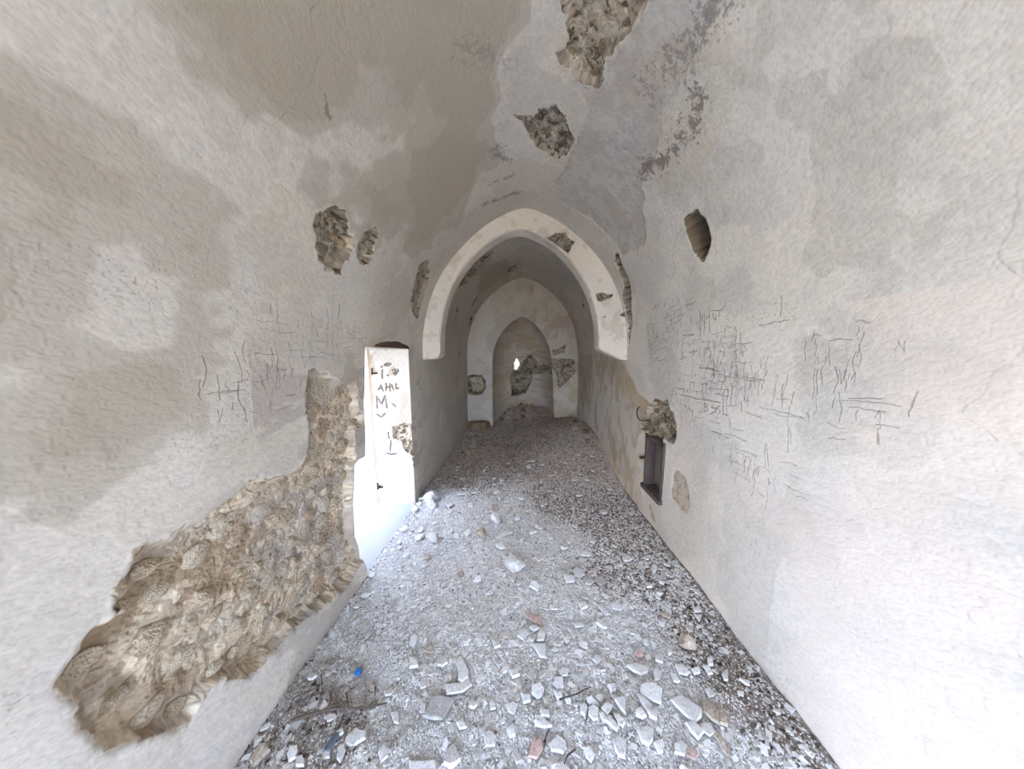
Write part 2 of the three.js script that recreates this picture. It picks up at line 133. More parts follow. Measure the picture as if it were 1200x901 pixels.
const FRAGMENTS = [
 ['w', [[0.587,-1.259],[0.616,-1.27],[0.66,-1.271],[0.681,-1.248],[0.65,-1.188],[0.612,-1.2],[0.576,-1.215],[0.574,-1.235]]],
 ['w', [[0.701,-1.202],[0.76,-1.226],[0.82,-1.171],[0.8,-1.142],[0.762,-1.119],[0.735,-1.144]]],
 ['t', [[0.838,-1.199],[0.868,-1.207],[0.896,-1.164],[0.864,-1.12],[0.842,-1.135],[0.825,-1.163]]],
 ['t', [[0.894,-1.158],[0.918,-1.145],[0.898,-1.117],[0.87,-1.124]]],
 ['w', [[0.719,-1.116],[0.756,-1.121],[0.781,-1.091],[0.741,-1.064],[0.726,-1.086]]],
 ['w', [[0.775,-1.121],[0.825,-1.122],[0.829,-1.092],[0.798,-1.08],[0.781,-1.098]]],
 ['t', [[0.817,-1.088],[0.846,-1.096],[0.854,-1.053],[0.832,-1.022],[0.823,-1.042]]],
 ['w', [[0.502,-1.087],[0.549,-1.102],[0.572,-1.089],[0.552,-1.056],[0.526,-1.038],[0.504,-1.051]]],
 ['w', [[0.635,-1.047],[0.664,-1.059],[0.684,-1.045],[0.658,-1.014],[0.621,-1.02]]],
 ['p', [[0.672,-1.031],[0.688,-1.035],[0.712,-1.016],[0.691,-1.002],[0.667,-1.014]]],
 ['w', [[0.569,-1.15],[0.615,-1.151],[0.596,-1.12],[0.575,-1.128]]],
 ['w', [[0.554,-1.216],[0.582,-1.204],[0.602,-1.178],[0.589,-1.154],[0.572,-1.156],[0.559,-1.185]]],
 ['w', [[0.521,-1.155],[0.551,-1.166],[0.561,-1.135],[0.539,-1.125],[0.517,-1.138]]],
 ['w', [[0.553,-1.049],[0.595,-1.059],[0.577,-1.022],[0.557,-1.018]]],
 ['w', [[0.89,-1.258],[0.915,-1.263],[0.916,-1.233],[0.892,-1.228]]],
 ['w', [[0.064,-1.246],[0.104,-1.261],[0.121,-1.237],[0.11,-1.209],[0.089,-1.197],[0.06,-1.217]]],
 ['w', [[0.173,-1.288],[0.218,-1.289],[0.214,-1.245],[0.188,-1.234],[0.169,-1.258]]],
 ['w', [[0.202,-1.315],[0.225,-1.337],[0.254,-1.322],[0.241,-1.298],[0.213,-1.294]]],
 ['w', [[0.315,-1.201],[0.338,-1.208],[0.362,-1.18],[0.344,-1.173],[0.317,-1.177]]],
 ['w', [[0.314,-1.162],[0.339,-1.173],[0.358,-1.159],[0.346,-1.122],[0.325,-1.117],[0.308,-1.137]]],
 ['w', [[0.28,-1.169],[0.299,-1.178],[0.311,-1.162],[0.292,-1.132],[0.274,-1.144]]],
 ['w', [[0.372,-1.163],[0.405,-1.188],[0.425,-1.169],[0.392,-1.137]]],
 ['w', [[0.373,-1.114],[0.397,-1.129],[0.426,-1.096],[0.415,-1.079],[0.396,-1.092]]],
 ['w', [[0.441,-1.195],[0.473,-1.205],[0.493,-1.201],[0.472,-1.143],[0.454,-1.165]]],
 ['w', [[0.421,-1.14],[0.444,-1.136],[0.461,-1.113],[0.444,-1.093],[0.429,-1.104]]],
 ['w', [[0.389,-1.055],[0.42,-1.065],[0.44,-1.053],[0.419,-1.001],[0.396,-1.007]]],
 ['w', [[0.125,-1.037],[0.161,-1.065],[0.196,-1.046],[0.195,-1.025],[0.177,-1.01],[0.132,-1.017]]],
 ['p', [[0.055,-1.039],[0.093,-1.047],[0.098,-1.019],[0.071,-0.989],[0.038,-0.994]]],
 ['w', [[0.068,-1.11],[0.113,-1.115],[0.143,-1.091],[0.115,-1.086],[0.072,-1.095]]],
 ['w', [[0.096,-1.147],[0.136,-1.146],[0.136,-1.124],[0.099,-1.123]]],
 ['w', [[0.262,-1.027],[0.29,-1.03],[0.301,-1.005],[0.283,-0.985],[0.265,-1]]],
 ['w', [[0.166,-1.229],[0.204,-1.23],[0.202,-1.202],[0.178,-1.195]]],
 ['w', [[0.354,-1.211],[0.388,-1.221],[0.395,-1.208],[0.38,-1.189]]],
 ['w', [[-0.33,-1.341],[-0.313,-1.372],[-0.289,-1.353],[-0.252,-1.3],[-0.251,-1.272],[-0.277,-1.251],[-0.298,-1.264],[-0.3,-1.291]]],
 ['w', [[-0.351,-1.236],[-0.294,-1.246],[-0.276,-1.249],[-0.245,-1.269],[-0.226,-1.246],[-0.266,-1.213],[-0.334,-1.196]]],
 ['g', [[-0.402,-1.185],[-0.361,-1.19],[-0.295,-1.182],[-0.334,-1.105],[-0.42,-1.111]]],
 ['w', [[-0.573,-1.353],[-0.536,-1.351],[-0.513,-1.31],[-0.553,-1.302]]],
 ['w', [[-0.149,-1.458],[-0.111,-1.463],[-0.1,-1.43],[-0.132,-1.416]]],
 ['w', [[0.07,-1.451],[0.149,-1.445],[0.143,-1.376],[0.111,-1.383]]],
 ['w', [[-0.047,-1.312],[-0.008,-1.32],[0.003,-1.292],[-0.031,-1.278]]],
 ['w', [[0.062,-1.254],[0.11,-1.262],[0.114,-1.217],[0.084,-1.198],[0.061,-1.222]]],
 ['w', [[0.01,-1.211],[0.056,-1.203],[0.055,-1.182],[0.021,-1.175]]],
 ['w', [[-0.132,-1.174],[-0.108,-1.178],[-0.106,-1.155],[-0.127,-1.151]]],
 ['w', [[-0.147,-1.066],[-0.122,-1.074],[-0.091,-1.053],[-0.098,-1.024],[-0.135,-1.023]]],
 ['w', [[-0.055,-1.165],[-0.021,-1.18],[-0.004,-1.166],[-0.02,-1.132],[-0.048,-1.142]]],
 ['w', [[-0.427,-0.971],[-0.326,-0.974],[-0.314,-0.941],[-0.415,-0.938]]],
 ['w', [[-0.052,-1.079],[-0.019,-1.09],[-0.013,-1.06],[-0.038,-1.054]]],
 ['w', [[0.073,-1.129],[0.122,-1.147],[0.117,-1.088],[0.075,-1.097]]],
 ['w', [[-0.269,-1.093],[-0.244,-1.105],[-0.223,-1.079],[-0.251,-1.073]]],
 ['w', [[-0.689,-1.059],[-0.64,-1.049],[-0.633,-1.028],[-0.658,-1.013],[-0.671,-1.002],[-0.709,-1.012],[-0.715,-1.029]]],
 ['w', [[-0.726,-1.001],[-0.707,-1.008],[-0.692,-0.988],[-0.693,-0.956],[-0.712,-0.965]]],
 ['w', [[-0.766,-1.046],[-0.747,-1.058],[-0.733,-1.043],[-0.742,-1.034]]],
 ['w', [[-0.561,-0.989],[-0.549,-1.011],[-0.515,-0.998],[-0.516,-0.98],[-0.535,-0.963]]],
 ['w', [[-0.872,-0.961],[-0.855,-0.968],[-0.83,-0.952],[-0.825,-0.94],[-0.855,-0.939]]],
 ['w', [[-0.568,-1.122],[-0.549,-1.13],[-0.533,-1.118],[-0.52,-1.087],[-0.541,-1.09]]],
 ['L', [[-0.103,-2.074],[-0.065,-2.113],[0.015,-2.09],[0.049,-2.042],[0.04,-1.989],[-0.036,-1.976],[-0.087,-2.015]]],
 ['T', [[-0.39,-2.406],[-0.377,-2.491],[-0.323,-2.475],[-0.293,-2.393],[-0.349,-2.36]]],
 ['L', [[-0.276,-2.68],[-0.197,-2.743],[-0.173,-2.624],[-0.192,-2.586]]],
 ['L', [[-0.787,-2.348],[-0.77,-2.405],[-0.715,-2.39],[-0.687,-2.327],[-0.717,-2.296]]],
 ['L', [[-0.991,-2.934],[-0.944,-2.983],[-0.877,-2.901],[-0.895,-2.821],[-0.952,-2.831]]],
 ['L', [[-1.054,-3.031],[-0.974,-3.124],[-0.869,-3.048],[-0.874,-2.998],[-0.952,-3.008],[-1.015,-2.969]]],
 ['w', [[-0.718,-3.2],[-0.607,-3.245],[-0.607,-3.175],[-0.683,-3.159]]],
 ['w', [[-0.633,-3.042],[-0.569,-3.108],[-0.554,-3.057],[-0.603,-3.017]]],
 ['w', [[-0.778,-2.939],[-0.731,-3.001],[-0.711,-2.941],[-0.739,-2.882]]],
 ['w', [[-0.483,-3.137],[-0.403,-3.113],[-0.406,-3.035],[-0.457,-3.046]]],
 ['p', [[0.033,-1.619],[0.096,-1.628],[0.14,-1.614],[0.137,-1.569],[0.094,-1.575],[0.06,-1.596]]],
 ['w', [[0.106,-1.511],[0.131,-1.533],[0.155,-1.513],[0.138,-1.466],[0.1,-1.465]]],
 ['w', [[0.253,-1.495],[0.277,-1.502],[0.279,-1.476],[0.264,-1.462]]],
 ['w', [[0.397,-2.028],[0.436,-2.058],[0.456,-2.029],[0.48,-1.984],[0.441,-1.956],[0.407,-1.971]]],
 ['w', [[0.322,-1.98],[0.401,-1.96],[0.393,-1.917],[0.335,-1.905]]],
 ['w', [[0.474,-1.94],[0.515,-1.958],[0.53,-1.921],[0.498,-1.889],[0.465,-1.898]]],
 ['g', [[0.543,-1.942],[0.598,-1.965],[0.615,-1.912],[0.575,-1.881],[0.548,-1.9]]],
 ['w', [[0.386,-1.726],[0.432,-1.736],[0.435,-1.702],[0.392,-1.684]]],
 ['w', [[0.816,-2.168],[0.866,-2.183],[0.887,-2.144],[0.85,-2.118],[0.811,-2.13]]],
 ['w', [[0.127,-2.131],[0.168,-2.151],[0.184,-2.119],[0.142,-2.099]]],
 ['w', [[0.197,-1.696],[0.246,-1.71],[0.241,-1.672],[0.205,-1.671]]],
 ['w', [[0.328,-1.588],[0.381,-1.601],[0.382,-1.575],[0.334,-1.567]]],
 ['w', [[0.059,-1.545],[0.093,-1.56],[0.118,-1.543],[0.084,-1.524]]],
 ['T', [[0.911,-1.519],[0.942,-1.547],[0.977,-1.541],[0.993,-1.482],[0.932,-1.437],[0.887,-1.448]]],
 ['w', [[0.557,-1.355],[0.605,-1.367],[0.661,-1.349],[0.649,-1.327],[0.612,-1.313],[0.574,-1.331]]],
 ['w', [[0.72,-1.401],[0.752,-1.42],[0.765,-1.403],[0.746,-1.371],[0.715,-1.384]]],
 ['w', [[0.806,-1.364],[0.843,-1.368],[0.864,-1.333],[0.837,-1.316],[0.803,-1.326]]],
 ['w', [[0.801,-1.439],[0.821,-1.449],[0.819,-1.422],[0.796,-1.412]]],
 ['w', [[0.677,-1.328],[0.705,-1.345],[0.712,-1.318],[0.692,-1.292],[0.664,-1.286]]],
 ['w', [[0.996,-1.409],[1.024,-1.415],[1.006,-1.375],[0.978,-1.371]]],
 ['w', [[1.099,-1.711],[1.144,-1.721],[1.138,-1.688],[1.093,-1.683]]],
 ['w', [[1.077,-1.662],[1.123,-1.663],[1.08,-1.616]]],
 ['w', [[0.949,-1.362],[0.976,-1.368],[0.975,-1.331],[0.952,-1.33]]],
 ['w', [[1.02,-1.332],[1.065,-1.354],[1.027,-1.301],[1.01,-1.301]]],
 ['p', [[0.623,-1.429],[0.669,-1.436],[0.664,-1.412],[0.632,-1.405]]],
 ['w', [[0.879,-1.349],[0.92,-1.361],[0.915,-1.334],[0.883,-1.328]]],
 ['w', [[0.884,-1.879],[0.926,-1.885],[0.91,-1.86],[0.873,-1.854]]],
];

// ---------------------------------------------------------------- what the surfaces are made of
// Each surface has a reader that fills I for a point of it: h = how far the surface lies back (metres), colour 0..255, b = fine relief 0..1
const I = { h: 0, r: 0, g: 0, b: 0, bump: 0.5 };
function mixIn(r, g, b, t) { I.r += (r - I.r) * t; I.g += (g - I.g) * t; I.b += (b - I.b) * t; }
function plaster(m, n, white = 0, grime = 0.5) {
  const big = fbm(m * 0.9 + 3, n * 0.9 + 8, 3), mid = fbm(m * 5 + 31, n * 4 + 2, 3), fine = noise(m * 70, n * 55), grain = noise(m * 170, n * 150);
  I.r = 211; I.g = 201; I.b = 186; mixIn(233, 225, 214, white);
  mixIn(182, 171, 152, ss(0.46, 0.66, big) * grime * 0.75);
  mixIn(196, 189, 180, ss(0.42, 0.6, mid) * 0.5);
  const edge = fbm(m * 2.3 + 60, n * 2.1 + 40, 4); mixIn(216, 210, 202, ss(0.52, 0.535, edge) * 0.35);   // later coats of limewash end in outlines
  const edge2 = fbm(m * 1.7 + 90, n * 1.9 + 140, 4); mixIn(186, 179, 167, ss(0.555, 0.57, edge2) * 0.4 * (0.4 + grime));
  const v = (fine - 0.5) * 12 + (grain - 0.5) * 9; I.r += v; I.g += v; I.b += v;
  const sp = noise(m * 150 + 9, n * 150) * ss(0.6, 0.85, noise(m * 4 + 70, n * 4)); if (sp > 0.76) mixIn(150, 138, 126, ss(0.76, 0.88, sp) * 0.4);
  I.bump = 0.5 + (mid - 0.5) * 0.14 + (fine - 0.5) * 0.06 + (grain - 0.5) * 0.05 - (sp > 0.76 ? 0.02 : 0) + ss(0.52, 0.535, edge) * 0.05;
  I.h = (fbm(m * 1.1 + 5, n * 1.3, 3) - 0.5) * 0.035;
}
// bare rubble masonry: stones in mortar
function masonry(m, n, k, tone = 0, pits = 1) {
  if (k <= 0) return 0;
  const w1 = fbm(m * 9, n * 9 + 50, 3), wx = m + (w1 - 0.5) * 0.09, wy = n + (fbm(m * 9 + 33, n * 9, 3) - 0.5) * 0.09;
  cells(wx * 10, wy * 8);
  const gap = ss(0.04, 0.2, WO.f2 - WO.f1), id = WO.id;
  const a = fbm(m * 26 + 4, n * 26, 4), c = fbm(m * 75, n * 75 + 9, 3), r1 = id < 0.35 ? 178 : id < 0.7 ? 200 : 158;
  let r = lerp(208, r1, gap), g = lerp(194, r1 * 0.91, gap), b = lerp(172, r1 * 0.79, gap);
  const d = (a - 0.5) * 70 + (c - 0.5) * 55; r += d; g += d * 0.97; b += d * 0.88;
  const pit = ss(0.53, 0.64, fbm(m * 48 + 80, n * 42 + 21, 3)) * ss(0.36, 0.5, fbm(m * 11 + 8, n * 11, 3)) * pits; r = lerp(r, 84, pit * 0.8); g = lerp(g, 70, pit * 0.8); b = lerp(b, 54, pit * 0.8);
  const lime = ss(0.56, 0.66, fbm(m * 16 + 11, n * 16 + 66, 4)); r = lerp(r, 212, lime * 0.6); g = lerp(g, 203, lime * 0.6); b = lerp(b, 186, lime * 0.6);
  r *= 1 - tone; g *= 1 - tone; b *= 1 - tone;
  mixIn(r, g, b, k);
  I.bump = lerp(I.bump, 0.35 + gap * 0.15 + (a - 0.5) * 0.6 + (c - 0.5) * 0.35 - pit * 0.2 + lime * 0.08, k);
  return (0.5 - a) * 0.02 - gap * 0.01 + pit * 0.005;
}
function loss(o, m, n, depth, edge, tone, rag = 0.02, pits = 1) {    // plaster broken away inside an outline
  const wa = (fbm(m * 22 + 7, n * 22 + 3, 3) - 0.5) * rag * 2, wb = (fbm(m * 22 + 57, n * 22 + 23, 3) - 0.5) * rag * 2;
  const d = inside(o, m + wa, n + wb); if (d < -0.012) return 0;
  const k = ss(-0.002, 0.004, d);
  const relief = masonry(m, n, k, tone, pits);
  const rim = ss(-0.012, 0, d) * (1 - k); if (rim > 0) { mixIn(216, 207, 194, rim * 0.6); }
  I.h += ss(0, edge, d) * depth + relief * k;
  return k;
}
const STROKE = (list) => list.map((p) => { const o = outline(p); return o; });
function strokes(list, m, n, w, dark) {                    // scratched lines
  const wm = m + (noise(m * 60, n * 60) - 0.5) * 0.006, wn = n + (noise(m * 60 + 40, n * 60) - 0.5) * 0.006;
  for (const o of list) {
    if (m < o.a0 - w || m > o.a1 + w || n < o.b0 - w || n > o.b1 + w) continue;
    let d = 1e9; const p = o.p;
    for (let i = 1; i < p.length; i++) { const ex = p[i][0] - p[i - 1][0], ey = p[i][1] - p[i - 1][1], wx = wm - p[i - 1][0], wy = wn - p[i - 1][1], t = clamp((wx * ex + wy * ey) / (ex * ex + ey * ey + 1e-9)); d = Math.min(d, Math.hypot(wx - ex * t, wy - ey * t)); }
    if (d < w) { const k = 1 - ss(w * 0.35, w, d); mixIn(96, 84, 74, k * dark * (0.45 + 0.55 * noise(m * 130, n * 130))); I.bump -= 0.1 * k; }
  }
}
// a surface as a grid; params[0] x params[1] are grid lines in the surface's own two coordinates
function tex(data, w, h, colour) {
  const t = new THREE.DataTexture(data, w, h, THREE.RGBAFormat); t.magFilter = THREE.LinearFilter; t.minFilter = THREE.LinearMipmapLinearFilter; t.generateMipmaps = true; t.wrapS = t.wrapT = THREE.ClampToEdgeWrapping;
  if (colour) t.colorSpace = THREE.SRGBColorSpace; t.needsUpdate = true; return t;
}
function paint(w, h, at, read, bumpScale = 0.02) {         // at(u, v) -> the surface's own coordinates
  const c = new Uint8Array(w * h * 4), b = new Uint8Array(w * h * 4);
  for (let j = 0; j < h; j++) for (let i = 0; i < w; i++) {
    const q = at((i + 0.5) / w, (j + 0.5) / h); read(q[0], q[1]);
    const k = (j * w + i) * 4; c[k] = clamp(I.r, 0, 255); c[k + 1] = clamp(I.g, 0, 255); c[k + 2] = clamp(I.b, 0, 255); c[k + 3] = 255;
    b[k] = b[k + 1] = b[k + 2] = clamp(I.bump) * 255; b[k + 3] = 255;
  }
  return new THREE.MeshStandardMaterial({ map: tex(c, w, h, true), bumpMap: tex(b, w, h, false), bumpScale, roughness: 0.95, metalness: 0, side: THREE.DoubleSide });
}
// grid of points with own uv; holes = outlines in the grid's coordinates
function grid(A, B, point, uv, holes = []) {
  const na = A.length, nb = B.length, pos = new Float32Array(na * nb * 3), uvs = new Float32Array(na * nb * 2), G = [];
  const outs = holes.map(outline), drop = new Uint8Array((na - 1) * (nb - 1)), edge = new Map();
  if (outs.length) for (let j = 0; j < nb - 1; j++) for (let i = 0; i < na - 1; i++) {
    const cm = (A[i] + A[i + 1]) / 2, cn = (B[j] + B[j + 1]) / 2;
    outs.forEach((o, k) => { if (inside(o, cm, cn, 0.01) > 0) drop[j * (na - 1) + i] = k + 1; });
  }
  const cell = (i, j) => i < 0 || j < 0 || i >= na - 1 || j >= nb - 1 ? -1 : drop[j * (na - 1) + i];
  for (let j = 0; j < nb; j++) for (let i = 0; i < na; i++) {
    let a = A[i], b = B[j];
    if (outs.length) { const c4 = [cell(i - 1, j - 1), cell(i, j - 1), cell(i - 1, j), cell(i, j)], hit = c4.find((v) => v > 0), keep = c4.some((v) => v === 0); if (hit && keep) { const s = snapTo(outs[hit - 1].p, a, b); if (s[2] < 0.05) { a = s[0]; b = s[1]; } } }
    const k = j * na + i, P = point(a, b), t = uv(a, b);
    pos[k * 3] = P[0]; pos[k * 3 + 1] = P[1]; pos[k * 3 + 2] = P[2]; uvs[k * 2] = t[0]; uvs[k * 2 + 1] = t[1];
  }
  const index = [];
  for (let j = 0; j < nb - 1; j++) for (let i = 0; i < na - 1; i++) if (!drop[j * (na - 1) + i]) { const k = j * na + i; index.push(k, k + 1, k + na + 1, k, k + na + 1, k + na); }
  const g = new THREE.BufferGeometry(); g.setAttribute('position', new THREE.BufferAttribute(pos, 3)); g.setAttribute('uv', new THREE.BufferAttribute(uvs, 2)); g.setIndex(index); g.computeVertexNormals();
  return g;
}
function rows(g, na, r0, r1) {                             // some columns of a grid as a geometry of its own, with the normals of the whole
  const out = new THREE.BufferGeometry(), idx = g.index.array, map = new Map(), keep = [], ni = [];
  for (let t = 0; t < idx.length; t += 3) {
    const c = [idx[t], idx[t + 1], idx[t + 2]], col = Math.min(c[0] % na, c[1] % na, c[2] % na); if (col < r0 || col >= r1) continue;
    for (const v of c) { if (!map.has(v)) { map.set(v, keep.length); keep.push(v); } ni.push(map.get(v)); }
  }
  for (const name of ['position', 'normal', 'uv']) { const s = g.attributes[name], a = new Float32Array(keep.length * s.itemSize); keep.forEach((v, k) => { for (let q = 0; q < s.itemSize; q++) a[k * s.itemSize + q] = s.array[v * s.itemSize + q]; }); out.setAttribute(name, new THREE.BufferAttribute(a, s.itemSize)); }
  out.setIndex(ni); return out;
}
function steps(...list) { const r = []; for (const [a, b, d] of list) { const n = Math.max(1, Math.round(Math.abs(b - a) / d)); for (let i = 0; i < n; i++) r.push(a + (b - a) * i / n); } r.push(list[list.length - 1][1]); return r; }

// ---------------------------------------------------------------- nave: walls and pointed barrel vault in one section
const X0 = 0.05, HALF = 1.2, RISE = 1.64, SPRING = 1.6, ZEND = -6.35, ZRIB = -3.45, ZBACK = 2.2, BASE = -0.2;
const prof = []; { let s = 0, px, py; for (let i = 0; i <= 1500; i++) { const u = 1 - i / 1500, t = 1 - Math.pow(1 - u, 1.5), x = HALF * Math.pow(Math.max(0, 1 - Math.pow(t, 2.2)), 0.67), y = SPRING + RISE * t; if (i) s += Math.hypot(x - px, y - py); prof.push([s, x, y]); px = x; py = y; } }
const ARC = prof[prof.length - 1][0], STOT = ARC + SPRING - BASE;
function section(s) {                                      // arc from the ridge -> x, y and the outward normal
  const a = Math.abs(s), sg = s < 0 ? -1 : 1;
  if (a >= ARC) return [X0 + sg * HALF, SPRING + ARC - a, sg, 0];
  let lo = 0, hi = prof.length - 1; while (hi - lo > 1) { const m = (lo + hi) >> 1; if (prof[m][0] > a) hi = m; else lo = m; }
  const p = prof[lo], q = prof[hi], t = (a - p[0]) / Math.max(1e-9, q[0] - p[0]), dx = q[1] - p[1], dy = q[2] - p[2], l = Math.hypot(dx, dy);
  const fx = a < 0.03 ? a / 0.03 : 1; let nx = -dy / l * fx, ny = dx / l; const m = Math.hypot(nx, ny);
  return [X0 + sg * lerp(p[1], q[1], t), lerp(p[2], q[2], t), sg * nx / m, ny / m];
}
const yOf = (s) => SPRING + ARC - Math.abs(s), sOfY = (y) => ARC + SPRING - y;
const SH = Object.fromEntries(['top', 'top2', 'left_big', 'left_small', 'left_slim', 'crack', 'hole', 'far_strip', 'far_spot', 'undercoat', 'rightend', 'lintel', 'wpatch', 'wpatch2', 'ochre', 'exposed'].map((k) => [k, outline(k === 'crack' ? T[k].map(([s, z]) => [s, Math.max(z, -3.5) + 0.1]) : T[k])]));
const DOTS = T.far_dots.map(outline), MARKS = STROKE(T.marks);
const ST1 = outline(T.stain1), ST2 = outline(T.stain2);
{ const r = rng(91);                                       // the many small scratches and scribbles round the legible ones
  const clusters = [[1.95, -2.45, 0.22, 0.28, 60], [2.15, -1.9, 0.2, 0.4, 75], [2.35, -1.75, 0.22, 0.35, 75], [2.5, -2.3, 0.2, 0.3, 50], [2.1, -2.75, 0.25, 0.25, 50], [2.3, -1.25, 0.3, 0.35, 50], [2.75, -1.6, 0.2, 0.4, 40], [-2.1, -1.75, 0.16, 0.5, 60], [-2.35, -1.3, 0.2, 0.35, 40], [-2.5, -3.4, 0.5, 0.3, 45], [-2.2, -3.9, 0.6, 0.5, 35]];
  for (const [cs, cz, ds, dz, n] of clusters) for (let i = 0; i < n; i++) { const s = cs + (r() + r() - 1) * ds, z = cz + (r() + r() - 1) * dz, up = r() < 0.7, l = 0.015 + r() * 0.045, q = [[s, z]]; for (let k = 0; k < 1 + r() * 2.2; k++) q.push(up ? [q[k][0] + (r() < 0.8 ? l : -l), q[k][1] + (r() - 0.5) * 0.03] : [q[k][0] + (r() - 0.5) * 0.02, q[k][1] + l]); const o = outline(q); o.w = 0.0016 + r() * 0.0018; MARKS.push(o); } }
// scratches sorted into boxes so that reading stays quick
const bins = new Map(); for (const o of MARKS) for (let a = Math.floor((o.a0 - 0.01) * 8); a <= Math.floor((o.a1 + 0.01) * 8); a++) for (let b = Math.floor((o.b0 - 0.01) * 8); b <= Math.floor((o.b1 + 0.01) * 8); b++) { const k = a * 4096 + b; if (!bins.has(k)) bins.set(k, []); bins.get(k).push(o); }
function mould(o, s, z, width, amount) {                   // specks of mould along a line, with their own outlines
  if (s < o.a0 - 0.2 || s > o.a1 + 0.2 || z < o.b0 - 0.2 || z > o.b1 + 0.2) return;
  let d = 1e9; const p = o.p; for (let i = 1; i < p.length; i++) { const ex = p[i][0] - p[i - 1][0], ey = p[i][1] - p[i - 1][1], t = clamp(((s - p[i - 1][0]) * ex + (z - p[i - 1][1]) * ey) / (ex * ex + ey * ey)); d = Math.min(d, Math.hypot(s - p[i - 1][0] - ex * t, z - p[i - 1][1] - ey * t)); }
  const near = 1 - d / width; if (near <= 0) return;
  const v = fbm(s * 55, z * 48 + 12, 4) * 0.6 + noise(s * 170, z * 170) * 0.26 + near * 0.3 + (fbm(s * 12, z * 12, 2) - 0.5) * 0.3; const k = ss(0.6, 0.78, v) * amount; mixIn(120, 111, 105, k); I.bump -= k * 0.05;
}
const SMEARS = [[[[-0.36, -2.78], [-0.24, -2.82], [-0.12, -2.8]], 0.055], [[[-0.45, -3.04], [-0.27, -3.1], [-0.06, -3.13]], 0.06], [[[-0.25, -2.44], [-0.14, -2.58]], 0.1], [[[-0.32, -1.62], [-0.16, -1.78]], 0.12], [[[-1.05, -1.3], [-1.1, -1.36]], 0.03]].map(([p, w]) => [outline(p), w]);
